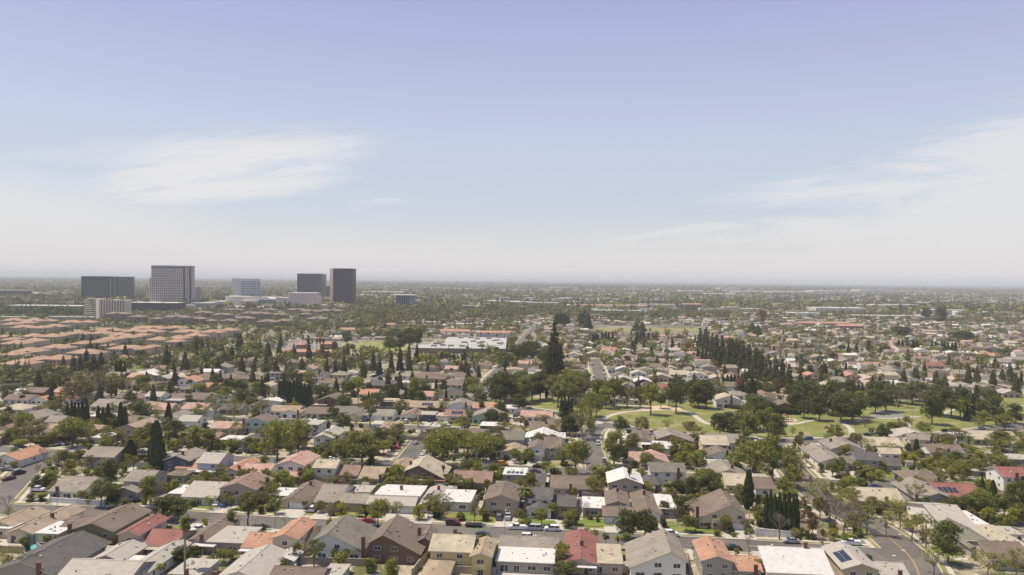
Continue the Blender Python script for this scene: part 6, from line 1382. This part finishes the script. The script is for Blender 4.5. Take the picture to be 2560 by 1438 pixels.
# ---------------------------------------------------------------- woods and street trees too far to count
def farmass(name, pts, quads, mats, seed, size, label):
    rs = np.random.RandomState(seed); P = np.array(pts)   # x, y, h, w, species
    n = len(P); k = quads
    d = rs.normal(size=(n, k, 3)); d /= np.linalg.norm(d, axis=2)[:, :, None]; rad = rs.uniform(.6, 1.02, (n, k, 1))
    con_ = (P[:, 4] > .5)[:, None]
    e = d * rad; zc = e[:, :, 2]; taper = np.where(con_, np.clip(.62 - zc * .55, .08, 1.1), 1.0)
    lump = 1 + .28 * np.sin(d[:, :, 0] * 5 + P[:, 0:1]) * np.cos(d[:, :, 1] * 4 + P[:, 1:2])
    c = np.stack([P[:, 0:1] + e[:, :, 0] * P[:, 3:4] / 2 * taper * lump, P[:, 1:2] + e[:, :, 1] * P[:, 3:4] / 2 * taper * lump, P[:, 2:3] * (.56 + .44 * zc)], 2).reshape(-1, 3)
    nr = d.reshape(-1, 3) + rs.normal(size=(n * k, 3)) * .5; nr /= np.linalg.norm(nr, axis=1)[:, None]; t = np.cross(nr, rs.normal(size=(n * k, 3))); t /= np.linalg.norm(t, axis=1)[:, None]; b = np.cross(nr, t)
    s = (np.repeat(P[:, 3], k) * size * rs.uniform(.6, 1.3, n * k))[:, None]
    v = np.stack([c - t * s - b * s, c + t * s - b * s, c + t * s * .7 + b * s, c - t * s * .7 + b * s], 1).reshape(-1, 3); v[:, 2] = np.maximum(v[:, 2], .02)
    mi = np.repeat(P[:, 5].astype(int), k); me = npmesh(name, v, np.arange(len(v)).reshape(-1, 4), mats, mi); o = link(name, me); o['kind'] = 'stuff'; o['label'] = label; return o
FMT = [LM['L'], LM['D'], LM['O'], LM['K'], LM['Y'], LM['R']]
def fspec():
    r = rnd.random(); con_ = r < .2; h = rnd.uniform(10, 19) if con_ else rnd.uniform(6, 13); return h, h * (.38 if con_ else rnd.uniform(.75, 1.15)), 1 if con_ else 0, 3 if con_ else rnd.choice((0, 0, 0, 1, 1, 1, 2, 2, 2, 2, 2, 1, 0, 4, 5))
pts = []
for D, x, c in left:
    if D < 560: continue
    h, w, cc, mi = fspec(); pts.append((x, D, h, w, cc, mi))
def blocked(x, D, keep=.97):
    if any(b[0] < x < b[1] and b[2] < D < b[3] for b in BRECT): return True
    i, j = int(x // 40), int(D // 40)
    return any(math.hypot(hx - x, hy - D) < hr * keep for a in (-1, 0, 1) for b in (-1, 0, 1) for (hx, hy, hr) in HG.get((i + a, j + b), ()))
tries = 0
while len(pts) < 8500 and tries < 60000:
    tries += 1; D = math.sqrt(rnd.uniform(600 ** 2, 1750 ** 2)); x = rnd.uniform(-.72, .72) * D; g_ = proj((x, D, 0))
    if any(inpoly(g_[0], g_[1], e) for e in (EXC[0], EXC[1], EXC[3], EXC[4])) or not free(x, D, 3) or blocked(x, D): continue
    dens = noise_d = .5 + .5 * math.sin(x * .011 + 1.3 * math.sin(D * .006)) * math.cos(D * .013 + x * .004)
    wood = (1100 < g_[0] < 1500 and 735 < g_[1] < 780) or (g_[0] < 1100 and g_[1] < 850) or (500 < g_[0] < 1050 and 770 < g_[1] < 830) or (g_[1] < 775)
    tow = inpoly(g_[0], g_[1], EXC[2])
    if tow and rnd.random() < .12: continue
    cond = tow or 240 < g_[0] < 880 and 780 < g_[1] < 850
    east = g_[0] > 1300 and g_[1] > 795
    if rnd.random() > (.30 if cond else .16 + .3 * dens if east else .8 if wood else .25 + .6 * dens): continue
    h, w, cc, mi = fspec(); pts.append((x, D, h * (.6 if tow else .75 if cond or east else 1.2 if wood else 1), w * (.8 if cond or east else 1.15 if wood else 1), cc, mi))
# belts: row right of the towers, woods beyond, avenue trees
def belt(x0, x1, y0, y1, n, hs=1.2, mis=(0, 1, 1, 2, 3)):
    for _ in range(n):
        q = at(rnd.uniform(x0, x1), rnd.uniform(y0, y1))
        if blocked(q.x, q.y, .6): continue
        h, w, cc, _m = fspec(); mi = 3 if cc else rnd.choice(mis[:-1]); pts.append((q.x, q.y, h * hs, w * hs, cc, mi))
belt(880, 1120, 772, 812, 260); belt(640, 900, 815, 838, 150, .9); belt(0, 210, 776, 792, 200, 1.3, (1, 1, 1, 3)); belt(0, 200, 744, 760, 120, 1.3); belt(1500, 2120, 742, 766, 520, 1.4, (1, 1, 2, 3)); belt(1120, 1700, 765, 800, 300, 1.2); belt(1100, 1500, 735, 752, 260, 1.4)
belt(-20, 620, 905, 935, 160, .8); belt(0, 640, 880, 905, 60, .8); belt(0, 560, 800, 870, 150, .7, (0, 1, 2, 2)); belt(320, 560, 785, 800, 30, .7); belt(-20, 160, 940, 968, 70, .9, (0, 2, 2, 1)); belt(600, 1000, 745, 768, 60, 1.2); belt(1520, 1700, 800, 815, 60, 1.3); belt(300, 640, 835, 850, 0)
farmass('distant_trees', pts, 80, FMT, 5, .068, 'scattered green trees between the roofs of the middle distance')
pts = []
for _ in range(26000):
    D = 1650 * (4.0 ** (rnd.random() ** .85)); x = rnd.uniform(-.72, .72) * D; g_ = proj((x, D, 0))
    if blocked(x, D): continue
    dens = .5 + .5 * math.sin(x * .0016 + 2 * math.sin(D * .0017)) * math.cos(D * .0046 + x * .0007 + 1.5 * math.sin(x * .0009))
    if rnd.random() > .08 + .92 * dens: continue
    if 2900 < D < 6200 and g_[0] > 1350 and rnd.random() < .45: continue
    h, w, cc, mi = fspec(); k = 1.1 + D / 9000; pts.append((x, D, h * 1.25, w * k * 1.3, cc, mi))
farmass('far_woods', pts, 22, FMT, 6, .15, 'hazy green woods and street trees towards the horizon')
pts = []
for _ in range(9000):
    D = 6000 * (3.6 ** (rnd.random() ** .8)); x = rnd.uniform(-.72, .72) * D; h = rnd.uniform(9, 16); w = rnd.uniform(30, 90); pts.append((x, D, h, w, 0, rnd.choice((0, 1, 1, 2))))
farmass('horizon_woods', pts, 12, FMT, 7, .14, 'blue grey treeline along the horizon')
# ---------------------------------------------------------------- haze
mb = MB(); mb.hexa([(-32000, -150, -1), (32000, -150, -1), (32000, 31000, -1), (-32000, 31000, -1)], [(-32000, -150, 135), (32000, -150, 135), (32000, 31000, 135), (-32000, 31000, 135)], 0, True, True)
m = bpy.data.materials.new('haze_air'); m.use_nodes = True; t = m.node_tree; t.nodes.clear()
pv = N(t, 'ShaderNodeVolumePrincipled'); pv.inputs['Color'].default_value = (.93, .955, 1.0, 1); pv.inputs['Density'].default_value = HAZE; pv.inputs['Anisotropy'].default_value = 0
mo = N(t, 'ShaderNodeOutputMaterial'); t.links.new(pv.outputs[0], mo.inputs['Volume'])
hz = mb.build('haze', [m]); hz['kind'] = 'stuff'; hz['label'] = 'pale haze lying over the whole plain'
# ---------------------------------------------------------------- labels that single each thing out
ZB = [(1395, 'in the bottom backyards'), (1322, 'on the main street\'s near side'), (1228, 'just beyond the main street'), (1165, 'below the second street'), (1100, 'just beyond the second street'), (1050, 'level with the round lawn'),
      (1008, 'at the park\'s far side'), (965, 'behind the park'), (925, 'second band behind the park'), (890, 'below the school roofs'), (850, 'level with the school'), (815, 'beyond the school'), (775, 'near the tower bases'), (735, 'beyond the towers'), (0, 'close to the horizon')]
def ordn(n):
    w = ['', 'first', 'second', 'third', 'fourth', 'fifth', 'sixth', 'seventh', 'eighth', 'ninth', 'tenth', 'eleventh', 'twelfth']
    return w[n] if n < len(w) else f"{n}{'th' if 10 < n % 100 < 20 else {1: 'st', 2: 'nd', 3: 'rd'}.get(n % 10, 'th')}"
G_ = {}
for o, d, x, y in THINGS:
    z = next(s for lim, s in ZB if y - (hor(x) - 697.7) >= lim)
    G_.setdefault((d, z), []).append((x, y, o))
multi = {}
for (d, z), l in G_.items(): multi.setdefault(d, []).append(z)
for (d, z), l in G_.items():
    l.sort(key=lambda q: q[0])
    for i, (x, y, o) in enumerate(l):
        if len(multi[d]) == 1 and len(l) == 1: o['label'] = d if len(d.split()) >= 4 else d + ' ' + z
        elif len(l) == 1: o['label'] = f'{d} {z}'
        else: o['label'] = f'{d}, {ordn(i + 1)} from left {z}'
        if len(o['label'].split()) > 16: o['label'] = ' '.join(o['label'].split()[:16])
if True:
    from collections import Counter
    print('THINGS', len(THINGS), Counter(o.name.split('.')[0] for o, *_ in THINGS))
